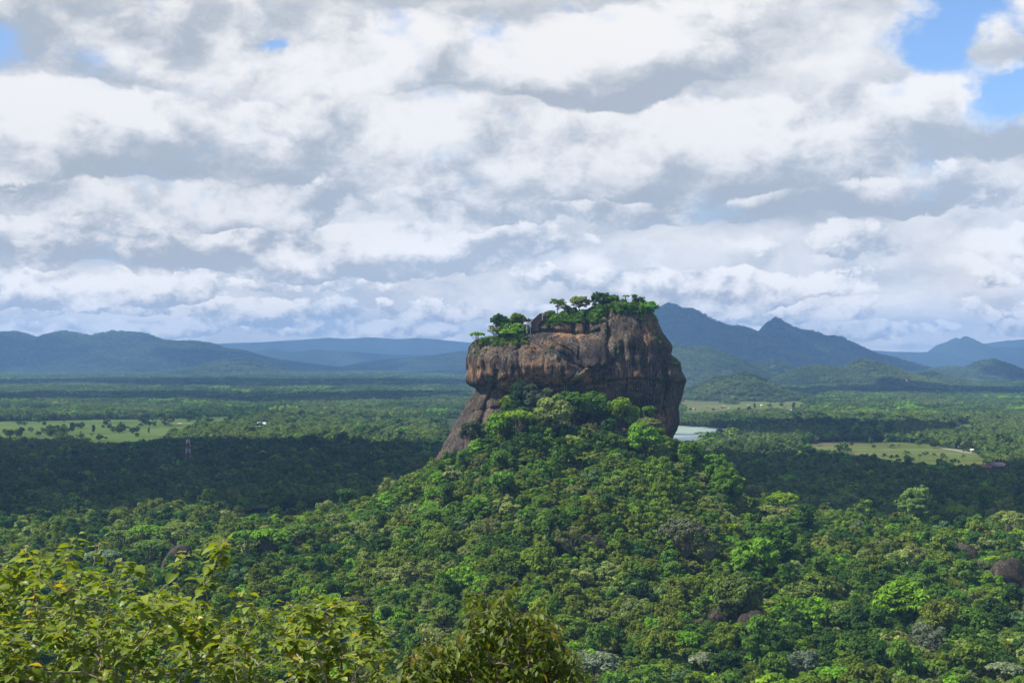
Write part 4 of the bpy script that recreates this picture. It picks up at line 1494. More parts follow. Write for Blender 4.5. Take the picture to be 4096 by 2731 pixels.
# what stands on the plain: it needs gaps in the forest
HOUSES = [
    # name, category, label, column, row of the foot, width, depth, wall height (m), roof, wall colour, roof colour, turn
    ("long_building", "building", "long low building with a pale metal roof among the palms of the plain", 262.5, 426.0, 30, 11, 5.0, 'shed', (0.55, 0.45, 0.35), (0.50, 0.52, 0.53), 0.06),
    ("farm_shed", "shed", "small whitish shed roof in front of the long low building", 257.0, 429.0, 10, 6, 3.0, 'shed', (0.5, 0.45, 0.4), (0.72, 0.68, 0.62), 0.1),
    ("farm_shed", "shed", "white roofed shed beyond the narrow meadow", 237.0, 417.5, 10, 7, 3.5, 'gable', (0.6, 0.58, 0.55), (0.8, 0.8, 0.8), 0.0),
    ("field_hut", "hut", "tiny orange hut under trees at the rock end of the pasture", 180.0, 424.6, 6, 5, 3.0, 'gable', (0.5, 0.3, 0.15), (0.7, 0.45, 0.25), 0.2),
    ("farm_shed", "shed", "white shed roof among palms close to the rock buttress", 341.0, 427.0, 13, 8, 3.2, 'gable', (0.6, 0.58, 0.55), (0.8, 0.8, 0.82), -0.1),
    ("farm_house", "house", "white speck of a house in the hazy forest above the pasture", 125.0, 411.0, 9, 8, 4.5, 'gable', (0.8, 0.8, 0.8), (0.8, 0.8, 0.8), 0.0),
    ("villa", "house", "pale house with a flat yellow roof at the end of the dusty road", 963.5, 446.5, 19, 11, 5.2, 'hip', (0.55, 0.55, 0.52), (0.72, 0.66, 0.36), -0.05),
    ("pavilion", "house", "two storey house with tiered red tile roofs among palms", 983.0, 447.5, 11, 10, 6.0, 'tier', (0.45, 0.33, 0.28), (0.62, 0.10, 0.05), 0.0),
    ("farm_shed", "shed", "small cream roofed shed beside the dusty road", 973.5, 451.2, 9, 6, 3.0, 'gable', (0.5, 0.5, 0.46), (0.72, 0.70, 0.52), 0.0),
    ("thatched_house", "house", "large dark thatched house with a red tiled end in the shade", 996.0, 468.5, 24, 13, 4.0, 'hip', (0.20, 0.14, 0.11), (0.075, 0.060, 0.055), 0.0),
    ("annex", "house", "low red roofed annex leaning against the dark thatched house", 985.0, 469.0, 13, 8, 3.0, 'gable', (0.25, 0.16, 0.12), (0.30, 0.055, 0.045), 0.0),
    ("white_hut", "hut", "white hut with an open dark doorway beyond the vivid trees by the rock", 732.5, 454.6, 8, 6, 4.2, 'gable', (0.72, 0.69, 0.64), (0.75, 0.73, 0.68), 0.15),
    ("farm_shed", "shed", "tiny white roof between the lake and the white hut", 730.2, 442.0, 8, 5, 3.0, 'gable', (0.7, 0.7, 0.7), (0.85, 0.86, 0.88), 0.0),
    ("farm_house", "house", "small white house among the palms beyond the lake forest", 805.2, 421.0, 12, 8, 4.0, 'gable', (0.75, 0.74, 0.70), (0.8, 0.8, 0.78), 0.1),
    ("farm_house", "house", "pale house at the foot of the low green hill", 734.0, 394.6, 14, 10, 5.0, 'gable', (0.6, 0.58, 0.54), (0.66, 0.60, 0.55), 0.0),
    ("farm_house", "house", "pale pinkish house at the far edge of the rice terraces", 782.0, 395.6, 14, 10, 5.0, 'gable', (0.6, 0.54, 0.5), (0.62, 0.5, 0.45), 0.0),
]
HUTS = [(723.6, 406.8), (721.6, 408.0), (716.2, 409.2), (706.8, 407.6), (728.2, 409.0), (748.6, 406.2), (761.6, 405.8), (694.0, 409.6), (791.0, 411.2)]
for hs_ in HOUSES:
    x, y = at_ground(hs_[3], hs_[4])
    SPOTS.append((x, y, hs_[5] * 0.52 + 1.5))
TOWERS = [
    # column, row of the foot, height, width at the foot, at the top, label
    (188.3, 467.0, 41.0, 7.6, 2.8, "tall red and white lattice mast rising out of the shaded forest", True),
    (907.0, 388.8, 52.0, 9.0, 3.5, "distant red and white mast next to the white stupa", False),
    (122.8, 377.5, 62.0, 11.0, 5.0, "very faint distant mast at the foot of the long hill range", False),
]
for tw in TOWERS:
    x, y = at_ground(tw[0], tw[1])
    SPOTS.append((x, y, tw[3] * 0.6))
STUPA = at_ground(914.6, 389.5)
SPOTS.append((STUPA[0], STUPA[1], 16))
LONE_PALMS = [(904, 449.2, 15.5), (907.5, 450.8, 14), (919, 453.0, 13.5), (924.3, 451.0, 13.5), (928, 450.8, 14), (933.6, 452.0, 14.5), (962.8, 453.2, 13), (954, 457.8, 12), (884.4, 452.6, 14), (890.5, 454.0, 13), (958.5, 459.6, 10.5),
              (946, 455.6, 11), (898, 453.4, 13)]
# ------------------------------------------------------------------ forest on the slope and around it
rngf = np.random.default_rng(77)
X, Y = scatter(560, 1330, 0.41, 5.3, rngf)
Z = ground_z(X, Y)
ok = ~inside(X, Y, ROCK_FOOT)
# nothing behind the rock and its hill can be seen
uu, vv = project(X, Y, Z + 8)
hid = (Y > 1115) & (X > rx(455) * Y / 1035) & (X < rx(670) * Y / 1035)
ok &= ~hid
R0 = 2.4 + 3.0 * rngf.beta(1.6, 2.8, len(X)) * 1.3
big = rngf.uniform(size=len(X)) < 0.12
R0[big] *= 1.55
pick = rngf.integers(0, len(HUE_NEAR), len(X))
# drifts of like trees
dr = fbm(X / 60, Y / 60, X * 0 + 1.1, 3, 301)
hue = np.array([HUE_NEAR[i] for i in pick], dtype=object)
hue[(dr > 0.22) & (rngf.uniform(size=len(X)) < 0.5)] = 'olive'
hue[(dr < -0.28) & (rngf.uniform(size=len(X)) < 0.5)] = 'dark'
dr2 = fbm(X / 45, Y / 45, X * 0 + 8.1, 3, 305)
hue[(dr2 > 0.30) & (rngf.uniform(size=len(X)) < 0.45)] = 'sage'
ok &= ~open_mask(X, Y, (0, 4, 8), tall=R0 * 1.8)
for kx, ky, kr in KEEP:
    ok &= np.hypot(X - kx, Y - ky) > kr + R0 * 0.45
# the view from the hut's clearing down the slope stays low
NX, NY, NZ, NR, NH = X[ok], Y[ok], Z[ok], R0[ok], hue[ok]
n_near = len(NX)
forms, builds = [], []
for h in NH:
    fm = FORM_OF[h][rngf.integers(0, len(FORM_OF[h]))]
    forms.append(fm)
    builds.append(int(rngf.integers(0, len(NEAR[fm]))))
forms = np.array(forms, dtype=object)
builds = np.array(builds)
NT = np.array([HUES[h] for h in NH]) * rngf.uniform(0.8, 1.22, (n_near, 1)) * rngf.uniform(0.92, 1.08, (n_near, 3))
NS = np.stack([NR, NR, NR * rngf.uniform(0.85, 1.25, n_near)], 1)
NROT = np.stack([rngf.normal(size=n_near) * 0.05, rngf.normal(size=n_near) * 0.05, rngf.uniform(0, 6.283, n_near)], 1)
NP = np.stack([NX, NY, NZ - 0.4], 1)

# the 300 whose crowns show largest become trees of their own
us, vs = project(NX, NY, NZ + NR * 1.6)
wpx = 2 * NR / NY * F
shrub_mask = ((us < 395) & (vs > 575 - 0.0 * us)) | ((us > 415) & (us < 570) & (vs > 590)) | ((us < 250) & (vs > 556))
seen = (us > 6) & (us < 1018) & (vs < 672) & (NY < 1110) & ~shrub_mask
# sight line clear of nearer crowns: sample the canopy heights on the way
sight = np.zeros(n_near)
gxn = np.floor(NX / 5).astype(int)
gyn = np.floor(NY / 5).astype(int)
canopy = {}
for i in range(n_near):
    top = NZ[i] + NS[i, 2] * 2.0
    for a in (-1, 0, 1):
        for c in (-1, 0, 1):
            if abs(a) + abs(c) < 2 or NR[i] > 5:
                kq = (gxn[i] + a, gyn[i] + c)
                if canopy.get(kq, -1) < top:
                    canopy[kq] = top
for i in np.nonzero(seen)[0]:
    p = np.array([NX[i], NY[i], NZ[i] + NS[i, 2] * 1.65])
    d = np.array([0, 0, HC]) - p
    L_ = np.linalg.norm(d)
    d /= L_
    blocked = 0
    for s in range(2, 24):
        q = p + d * (NR[i] * 0.5 + s * 4.0)
        if canopy.get((int(q[0] // 5), int(q[1] // 5)), -1) > q[2]:
            blocked += 1
    sight[i] = blocked
score = np.where(seen, wpx * np.maximum(1 - sight * 0.25, 0.05), 0)
N_OWN = 300 - 0
own_idx = np.argsort(-score)[:N_OWN]
own = np.zeros(n_near, bool)
own[own_idx] = True

NEAR_SRC, NEAR_ID = [], {}
for fm in NEAR:
    for bi, k in enumerate(NEAR[fm]):
        NEAR_ID[(fm, bi)] = len(NEAR_SRC)
        NEAR_SRC.append(k.source())
ids = np.array([NEAR_ID[(f_, b_)] for f_, b_ in zip(forms, builds)])
rest = ~own
mass("forest", "dense mixed forest covering the hill under the rock", NP[rest], NS[rest], NROT[rest], ids[rest], NT[rest], NEAR_SRC)

# a low understorey closes the gaps between the crowns
ux, uy = scatter(565, 1120, 0.40, 4.4, rngf)
uok = ~open_mask(ux, uy) & ~inside(ux, uy, ROCK_FOOT)
for kx, ky, kr in KEEP:
    uok &= np.hypot(ux - kx, uy - ky) > min(kr, 7.0) * 0.9 + 1.0
ux, uy = ux[uok], uy[uok]
uz = ground_z(ux, uy)
ur = rngf.uniform(1.6, 3.0, len(ux))
ut = np.array([HUES[('mid', 'dark', 'olive', 'bright')[i]] for i in rngf.choice(4, len(ux), p=[0.45, 0.25, 0.22, 0.08])]) * rngf.uniform(0.8, 1.2, (len(ux), 1))
mass("undergrowth", "low bushes between the trees of the hill", np.stack([ux, uy, uz - 0.9 * ur], 1), np.stack([ur, ur, ur], 1),
     np.stack([ux * 0, ux * 0, rngf.uniform(0, 6.28, len(ux))], 1), rngf.integers(0, 3, len(ux)), ut, [k.source() for k in MID[:3]])


# ------------------------------------------------------------------ middle distance
def zone_palms(u, v):
    """share of coconut palms"""
    p = 0.03 + 0 * u
    p = np.where((u > 860) & (v > 425) & (v < 478), 0.42, p)
    p = np.where((u > 760) & (v > 408) & (v < 424), 0.35, p)
    p = np.where((u > 130) & (u < 440) & (v > 424) & (v < 446), 0.40, p)
    p = np.where((u < 130) & (v > 437) & (v < 452), 0.35, p)
    p = np.where((u > 720) & (u < 800) & (v > 436) & (v < 448), 0.40, p)
    return p


def far_hue(rng, X, Y, n):
    d = fbm(X / 230, Y / 420, X * 0 + 2.2, 4, 401)
    base = np.array([HUES['mid']] * n)
    k = np.clip(0.5 + d * 1.3 + rng.normal(size=n) * 0.28, 0, 1)[:, None]
    c = np.array(HUES['dark'])[None] * (1 - k) + np.array((0.125, 0.180, 0.045))[None] * k
    r = rng.uniform(size=n)
    c[r < 0.05] = HUES['bright']
    c[(r > 0.05) & (r < 0.09)] = (0.13, 0.145, 0.075)
    c[(r > 0.09) & (r < 0.11)] = HUES['yellow']
    return c * rng.uniform(0.8, 1.2, (n, 1))


X, Y = scatter(1330, 3300, 0.38, 9.0, rngf)
Zg = ground_z(X, Y)
u_, v_ = project(X, Y, Zg + 8)
vis = ((v_ < 600) & ((X < rx(440) * Y / 1035 + 10) | (X > rx(668) * Y / 1035 - 10)))
R1 = 3.4 + 3.2 * rngf.beta(1.6, 2.4, len(X)) * 1.4
R1[rngf.uniform(size=len(X)) < 0.05] *= 1.5
okm = ~open_mask(X, Y, (0, 3, 6, 9), tall=R1 * 1.85) & vis
# some open ground between groves farther out
gap = fbm(X / 160, Y / 300, X * 0 + 4.4, 3, 411)
okm &= ~((gap > 0.52) & (Y > 2300) & (rngf.uniform(size=len(X)) < 0.85))
X, Y, Zg, u_, v_, R1 = (a[okm] for a in (X, Y, Zg, u_, v_, R1))
n = len(X)
pp = rngf.uniform(size=n) < zone_palms(u_, HZ + F * HC / Y)
pp &= ~open_mask(X, Y, (11, 14, 17))
idx = rngf.integers(0, len(MID), n)
ptint = np.array((0.115, 0.165, 0.045)) * rngf.uniform(0.8, 1.3, (n, 1))
tint = np.where(pp[:, None], ptint, far_hue(rngf, X, Y, n))
idx[pp] = len(MID) + rngf.integers(0, len(PALMS), pp.sum())
hh = rngf.uniform(12, 19, n)
size = np.where(pp[:, None], np.stack([hh * 1.15, hh * 1.15, hh], 1), np.stack([R1, R1, R1 * rngf.uniform(0.8, 1.2, n)], 1))
mass("plain_forest", "forest and palm groves on the plain between the hill and the fields", np.stack([X, Y, Zg - 0.5], 1), size,
     np.stack([X * 0, X * 0, rngf.uniform(0, 6.28, n)], 1), idx, tint, [k.source() for k in MID + PALMS])

# low scrub under the plain forest so that no bare floor shows between crowns
# ------------------------------------------------------------------ far plain
X, Y = scatter(3300, 15800, 0.40, 54.0, rngf)
okf = ~open_mask(X, Y, (0, 5, 10, 14)) & ((X < rx(462) * Y / 1035 + 40) | (X > rx(668) * Y / 1035 - 40))
gap = fbm(X / 420, Y / 800, X * 0 + 6.4, 3, 421)
okf &= ~((gap > 0.40) & (rngf.uniform(size=len(X)) < 0.8) & (Y < 7500))
X, Y = X[okf], Y[okf]
n = len(X)
sc = rngf.uniform(0.85, 1.2, n)
mass("far_forest", "hazy forest of the far plain up to the hills", np.stack([X, Y, X * 0 - 1.5], 1), np.stack([sc, sc, sc * rngf.uniform(0.8, 1.35, n)], 1),
     np.stack([X * 0, X * 0, rngf.integers(0, 4, n) * 1.5708], 1), rngf.integers(0, len(PATCHES), n), far_hue(rngf, X, Y, n) * 1.05, PATCHES)


# forest on the hills: canopy patches over the flanks that face the plain
hp, hs2, ht = [], [], []
for (HX, HY, HZz, HT, y0_, mn) in HILLS:
    if y0_ > 16000:
        continue
    cell = np.hypot(np.diff(HX, axis=1)[:-1], 0) * np.abs(np.diff(HY, axis=0)[:, :-1])
    scl = 1.0 if y0_ < 7700 else (1.4 if y0_ < 10500 else 1.9)
    area = (17.5 * scl) ** 2
    okc = (HT[:-1, :-1] < (0.25 if mn != 'mountain_forest' else -0.05)) & (HZz[:-1, :-1] > 1) & (HX[:-1, :-1] / HY[:-1, :-1] > -0.40) & (HX[:-1, :-1] / HY[:-1, :-1] < 0.40)
    lam = np.where(okc, cell / area, 0)
    cnt_ = rngf.poisson(lam)
    jj, ii = np.nonzero(cnt_)
    rep = cnt_[jj, ii]
    jj, ii = np.repeat(jj, rep), np.repeat(ii, rep)
    a_, c_ = rngf.uniform(size=len(jj)), rngf.uniform(size=len(jj))

    def lerp(G):
        return (G[jj, ii] * (1 - a_) + G[jj, ii + 1] * a_) * (1 - c_) + (G[jj + 1, ii] * (1 - a_) + G[jj + 1, ii + 1] * a_) * c_
    px_, py_, pz_ = lerp(HX), lerp(HY), lerp(HZz)
    # bare rock shows here and there on the foothills
    if mn == 'foothill_forest':
        kq = fbm(px_ / 170, py_ / 170, pz_ / 90, 3, 431) < 0.34
        px_, py_, pz_ = px_[kq], py_[kq], pz_[kq]
    m_ = len(px_)
    dens_ = fbm(px_ / 300, py_ / 300, pz_ / 200, 3, 433)
    kk_ = np.clip(0.5 + dens_ * 1.2 + rngf.normal(size=m_) * 0.15, 0, 1)[:, None]
    lo, hi = (np.array((0.050, 0.090, 0.028)), np.array((0.140, 0.185, 0.055))) if mn == 'foothill_forest' else (np.array((0.045, 0.085, 0.030)), np.array((0.110, 0.155, 0.050)))
    ht.append(lo * (1 - kk_) + hi * kk_)
    hp.append(np.stack([px_, py_, pz_ - 3.5 * scl], 1))
    hs2.append(np.full((m_, 3), scl))
hp, hs2, ht = np.concatenate(hp), np.concatenate(hs2), np.concatenate(ht)
m_ = len(hp)
mass("hill_forest", "forest on the flanks of the hills and mountains", hp, hs2, np.stack([np.zeros(m_), np.zeros(m_), rngf.uniform(0, 6.28, m_)], 1), rngf.integers(0, len(CLUMPS), m_), ht, CLUMPS)


# ------------------------------------------------------------------ trees of their own
def tree(x, y, z, sx, sz, kind, col, label, name="forest_tree", cat="tree", group=None, rz_=0.0, tilt=(0, 0), lift=0.0):
    """lift: how much longer the trunk is than the usual build, in crown radii"""
    root = empty(name, (x, y, z))
    root.rotation_euler = (tilt[0], tilt[1], rz_)
    root.scale = (sx, sx, sz)
    tag(root, label, cat, group)
    t = link(bpy.data.objects.new("trunk", kind.trunk_mesh()), root)
    c = link(bpy.data.objects.new("crown", kind.crown_mesh()), root)
    if lift:
        t.scale.z = (kind.zc + lift) / kind.zc
        c.location.z = lift
    c.color = tuple(col) + (1.0,)
    return root


for i, (x, y, z, r, zf, k, hu, lab, grp, lift) in enumerate(FEATURES):
    col = HUES[hu] if isinstance(hu, str) else tuple(q * 1.75 for q in hu)
    tree(x, y, z, r, r * zf, k, col, lab, rz_=i * 1.3, group=grp, lift=lift)

# landmarks of the slope by which single trees are told apart: bearing, row, short name
MARKS = [(173, 562, "the leaning boulder"), (593, 549, "the black slab boulder"), (966, 557, "the stacked boulder"), (1012, 583, "the knobbly black boulder"), (718, 621, "the grey upright boulder"),
         (752, 630, "the mossy cliff boulder"), (915, 504, "the big round light tree"), (902, 602, "the lime giant"), (122, 538, "the domed lime tree"), (272, 536, "the widest umbrella tree"),
         (570, 538, "the grey brown tree"), (684, 535, "the half bare tree"), (594, 664, "the silvery slope tree"), (706, 658, "the cream flowering tree"), (802, 662, "the blue grey tree"),
         (738, 596, "the olive dome tree"), (776, 539, "the large deep green tree"), (712, 470, "the big vivid tree"), (622, 411, "the guard hut tree"), (517, 417, "the layered tree"), (925, 636, "the ashy tree"),
         (1004, 668, "the silvery corner tree"), (474, 432, "the buttress tree"), (490, 584, "the olive shrub"), (340, 600, "the lower lime shrub"), (783, 500, "the skyline lime tree"), (285, 515, "the lush glade")]
TONE = {'olive': "olive green", 'mid': "green", 'bright': "bright green", 'dark': "dark green", 'sage': "pale sage", 'lime': "lime green", 'dry': "greyish brown", 'yellow': "yellowish", 'blue': "bluish grey", 'brown': "brown"}
SHAPE = {'round': "round", 'ragged': "ragged", 'umbrella': "flat topped", 'column': "bushy upright", 'wispy': "thin crowned", 'tall': "tall"}
wq = np.quantile([wpx[i] for i in own_idx], [0.33, 0.67])
named = []
for i in own_idx:
    u, v = us[i], vs[i]
    dd = [math.hypot(u - m_[0], (v - m_[1]) * 1.5) for m_ in MARKS]
    j = int(np.argmin(dd))
    du, dv = u - MARKS[j][0], (v - MARKS[j][1]) * 1.5
    if abs(dv) > abs(du):
        rel = "uphill of" if dv < 0 else "downhill of"
        if MARKS[j][2] == "the lush glade":
            rel = "beyond" if dv < 0 else "in front of"
    else:
        rel = "on the pasture side of" if du < 0 else "on the paddy side of"
    sz_ = "small " if wpx[i] < wq[0] else ("large " if wpx[i] > wq[1] else "medium ")
    named.append((sz_ + TONE[NH[i]] + " " + SHAPE[forms[i]] + " tree " + rel + " " + MARKS[j][2], dd[j], i))
LABEL = {}
ORD = ["nearest", "second nearest", "third nearest", "fourth nearest", "fifth nearest", "sixth nearest", "seventh nearest", "eighth nearest", "ninth nearest", "tenth nearest", "eleventh nearest", "twelfth nearest"]
byl = {}
for lab, d_, i in named:
    byl.setdefault(lab, []).append((d_, i))
for lab, li_ in byl.items():
    li_.sort()
    for r_, (d_, i) in enumerate(li_):
        LABEL[i] = lab if len(li_) == 1 else lab.replace("on the ", "") + ", " + ORD[min(r_, 11)]
OWN = [(NP[i], NS[i], NROT[i], forms[i], builds[i], NH[i], NT[i], us[i], vs[i]) for i in own_idx]
for j, (p, s, r, fm, bi, hu, tn, u, v) in enumerate(OWN):
    o = tree(p[0], p[1], p[2], s[0], s[2], NEAR[fm][bi], tn, LABEL[own_idx[j]], rz_=r[2], tilt=(r[0], r[1]), group="trees of the hill forest")


# ------------------------------------------------------------------ things on the rock
from mathutils.bvhtree import BVHTree
rock_bvh = BVHTree.FromPolygons([tuple(v) for v in rv.tolist()], [tuple(q) for q in rq.tolist()])
EYE = Vector((0, 0, HC))


def on_rock(u, v, off=0.0):
    """the point of the rock's face at that bearing and elevation"""
    d = Vector(((u - 512) / F, 1.0, -(v - HZ) / F)).normalized()
    h = rock_bvh.ray_cast(EYE, d, 3000)
    if h[0] is None:
        return None
    return h[0] - d * off


def rock_top(x, y):
    h = rock_bvh.ray_cast(Vector((x, y, 400)), Vector((0, 0, -1)), 500)
    return None if h[0] is None else h[0].z


def box_np(c, s, rz_=0.0):
    x, y, z = c
    a, b_, h = s[0] / 2, s[1] / 2, s[2]
    v = np.array([(sx * a, sy * b_, sz * h) for sz in (0, 1) for sy in (-1, 1) for sx in (-1, 1)], np.float32)
    if rz_:
        cc, ss = math.cos(rz_), math.sin(rz_)
        v[:, :2] = np.stack([v[:, 0] * cc - v[:, 1] * ss, v[:, 0] * ss + v[:, 1] * cc], 1)
    v += np.array([x, y, z], np.float32)
    f = np.array([(0, 2, 3, 1), (4, 5, 7, 6), (0, 1, 5, 4), (2, 6, 7, 3), (0, 4, 6, 2), (1, 3, 7, 5)], np.int32)
    return v, f


def bar_np(p, q, r, sides=4):
    return tube([p, q], [r, r], sides)


def part(name, pieces, mat, parent, smooth=False):
    v, f = join_np(pieces)
    return mesh_np(name, v, f, [mat] if not isinstance(mat, list) else mat, smooth=smooth, parent=parent)


# brick retaining wall and landing at the top of the stairs
def prism_np(pts, depth):
    n = len(pts)
    v = [tuple(p) for p in pts] + [(p[0] + p[0] * depth / p[1], p[1] + depth, p[2]) for p in pts]
    return v, [tuple(range(n)), tuple(range(2 * n - 1, n - 1, -1))] + [(i, i + n, (i + 1) % n + n, (i + 1) % n) for i in range(n)]


def brick_material():
    m, b, out = material("old_brick")
    d = b.new('ShaderNodeBsdfDiffuse')
    tc = b.new('ShaderNodeTexCoord')
    br = b.new('ShaderNodeTexBrick')
    b.l.new(b.vm('MULTIPLY', tc.outputs['Object'], (1, 1, 1)), br.inputs['Vector'])
    br.inputs['Scale'].default_value = 2.0
    n = b.noise(tc.outputs['Object'], 0.5, 5, 0.6)
    c = b.mixc(b.smooth(n, 0.35, 0.65), (0.085, 0.046, 0.034), (0.15, 0.085, 0.060))
    c = b.mixc(b.mul(br.outputs['Fac'], 0.5), c, (0.06, 0.045, 0.04))
    b.put(d.inputs[0], c)
    b.l.new(d.outputs[0], out.inputs[0])
    return m


m_brick = brick_material()
m_steel = plain("dark_steel", (0.035, 0.035, 0.040), 0.5, 0.2, 2.0)
m_white = plain("white_paint", (0.75, 0.75, 0.75), 0.5, 0.1, 1.0)
m_tan = plain("weathered_concrete", (0.42, 0.36, 0.28), 0.8, 0.2, 0.8)

wall_y = (on_rock(537.5, 329.5) or Vector((0, 1012, 0))).y - 0.6


def wp(u, v, y=None):
    return at(u, v, y or wall_y)


bw = empty("brick_wall", wp(536, 330))
tag(bw, "dark stepped brick retaining wall at the edge of the rock summit", "wall")


def prism_obj(name, pix, y, depth, mat, parent):
    pts = [Vector(at(u, v, y)) - parent.location for u, v in pix]
    ys_ = parent.location.y
    v = [tuple(p) for p in pts] + [(p.x + (p.x + parent.location.x) * depth / ys_, p.y + depth, p.z) for p in pts]
    n = len(pts)
    me = bpy.data.meshes.new(name)
    me.from_pydata(v, [], [tuple(range(n)), tuple(range(2 * n - 1, n - 1, -1))] + [(i, i + n, (i + 1) % n + n, (i + 1) % n) for i in range(n)])
    me.materials.append(mat)
    return link(bpy.data.objects.new(name, me), parent)


prism_obj("wall_face", [(530.9, 321.6), (533.0, 319.0), (539.8, 313.0), (542.0, 312.8), (542.3, 320.2), (538.2, 324.5), (538.8, 331.0), (531.4, 331.2)], wall_y, 5.0, m_brick, bw)
prism_obj("parapet", [(525.6, 318.9), (532.6, 318.7), (530.6, 321.3), (525.6, 321.3)], wall_y - 0.3, 3.0, m_brick, bw)
prism_obj("terrace", [(542.7, 315.0), (547.6, 315.0), (549.0, 319.5), (542.7, 320.4)], wall_y + 0.4, 6.0, m_brick, bw)
prism_obj("pilaster", [(541.9, 312.0), (542.6, 312.0), (542.6, 320.2), (541.9, 320.2)], wall_y - 0.5, 0.6, m_tan, bw)

# the iron stairs
def stair_points(pix, n):
    P = np.array(pix, float)
    seg = np.hypot(*np.diff(P, axis=0).T)
    cum = np.concatenate([[0], np.cumsum(seg)])
    t = np.linspace(0, cum[-1], n)
    uu_, vv_ = np.interp(t, cum, P[:, 0]), np.interp(t, cum, P[:, 1])
    out = []
    for a, c in zip(uu_, vv_):
        p = on_rock(a, c)
        if p is not None:
            out.append(p)
    # keep the walk smooth in depth
    Y_ = np.array([p.y for p in out])
    Y_ = np.convolve(np.pad(Y_, 4, mode='edge'), np.ones(9) / 9, mode='valid')
    res = []
    for p, y in zip(out, Y_):
        k = (y - 0.9) / p.y
        res.append(Vector((p.x * k, p.y * k, HC + (p.z - HC) * k)))
    return res


m_rail = plain('grey_rail', (0.26, 0.25, 0.24), 0.5, 0.1)


def staircase(name, label, pix, n, width=1.5, rail=m_rail, tread=m_steel, solid=True):
    pts = stair_points(pix, n)
    root = empty(name, pts[0])
    tag(root, label, "stairs")
    steps, rails, posts = [], [], []
    for i, p in enumerate(pts):
        q = p - root.location
        steps.append(box_np((q.x, q.y + width / 2 - 0.3, q.z - 0.35), (1.1, width, 0.30)))
        if i % 3 == 0:
            posts.append(bar_np((q.x, q.y - 0.25, q.z - 0.1), (q.x, q.y - 0.25, q.z + 1.05), 0.05))
    if solid:
        steps.append(tube([p - root.location + Vector((0, -0.32, -0.30)) for p in pts], [0.42] * len(pts), 4))
    rails.append(tube([p - root.location + Vector((0, -0.25, 1.05)) for p in pts], [0.10] * len(pts), 4))
    rails.append(tube([p - root.location + Vector((0, -0.25, 0.55)) for p in pts], [0.04] * len(pts), 4))
    part("treads", steps, tread, root)
    part("handrail", rails, rail, root)
    part("railing_posts", posts, rail, root)
    return pts


flight_a = staircase("iron_staircase", "long iron stair flight slanting down across the rock face", STAIR, 60)
flight_b = staircase("iron_staircase", "short iron stair flight turning back under the long one", STAIR2, 26)
top_pts = [Vector(at(528.7 + 0.9 * math.sin(i * 0.0), v, wall_y - 0.8)) for i, v in enumerate(np.linspace(321.6, 340.0, 30))]
ts = empty("iron_staircase", top_pts[-1])
tag(ts, "steep iron stairs with white rails beside the brick wall", "stairs")
st_, rl_ = [], []
for i, p in enumerate(top_pts):
    q = p - ts.location
    st_.append(box_np((q.x, q.y, q.z), (2.0, 1.2, 0.22)))
part("treads", st_, m_steel, ts)
for sx, (c0, c1) in ((-1.15, (321.4, 340.6)), (1.15, (321.6, 335.5))):
    a, c = Vector(at(528.7, c0, wall_y - 0.9)) - ts.location, Vector(at(528.7, c1, wall_y - 0.9)) - ts.location
    mid = a * 0.5 + c * 0.5
    part("stringer", [bar_np(a + Vector((sx * 1.1, 0, 0)), mid + Vector((sx * 1.1, 0, 0)), 0.22)], m_tan, ts)
    part("handrail", [bar_np(mid + Vector((sx, -0.1, 0)), c + Vector((sx, -0.1, 0)), 0.20)], m_white, ts)
lad_top, lad_bot = on_rock(565.2, 384.8, 1.2), on_rock(565.6, 396.5, 1.2)
if lad_top is not None and lad_bot is not None:
    lad_bot = Vector((lad_top.x + 0.2, min(lad_top.y, lad_bot.y), lad_bot.z))
    lad_top.y = lad_bot.y
    ld = empty("stair_ladder", lad_bot)
    tag(ld, "caged vertical stair ladder below the short flight", "ladder")
    hgt = lad_top.z - lad_bot.z
    for sx in (-0.85, 0.85):
        part("rail", [bar_np((sx, 0, 0), (sx, 0, hgt), 0.16)], m_tan, ld)
    part("rungs", [bar_np((-0.85, 0, z), (0.85, 0, z), 0.09) for z in np.arange(0.3, hgt, 0.6)] + [box_np((0, 0.7, 0), (1.3, 0.2, hgt))], m_steel, ld)


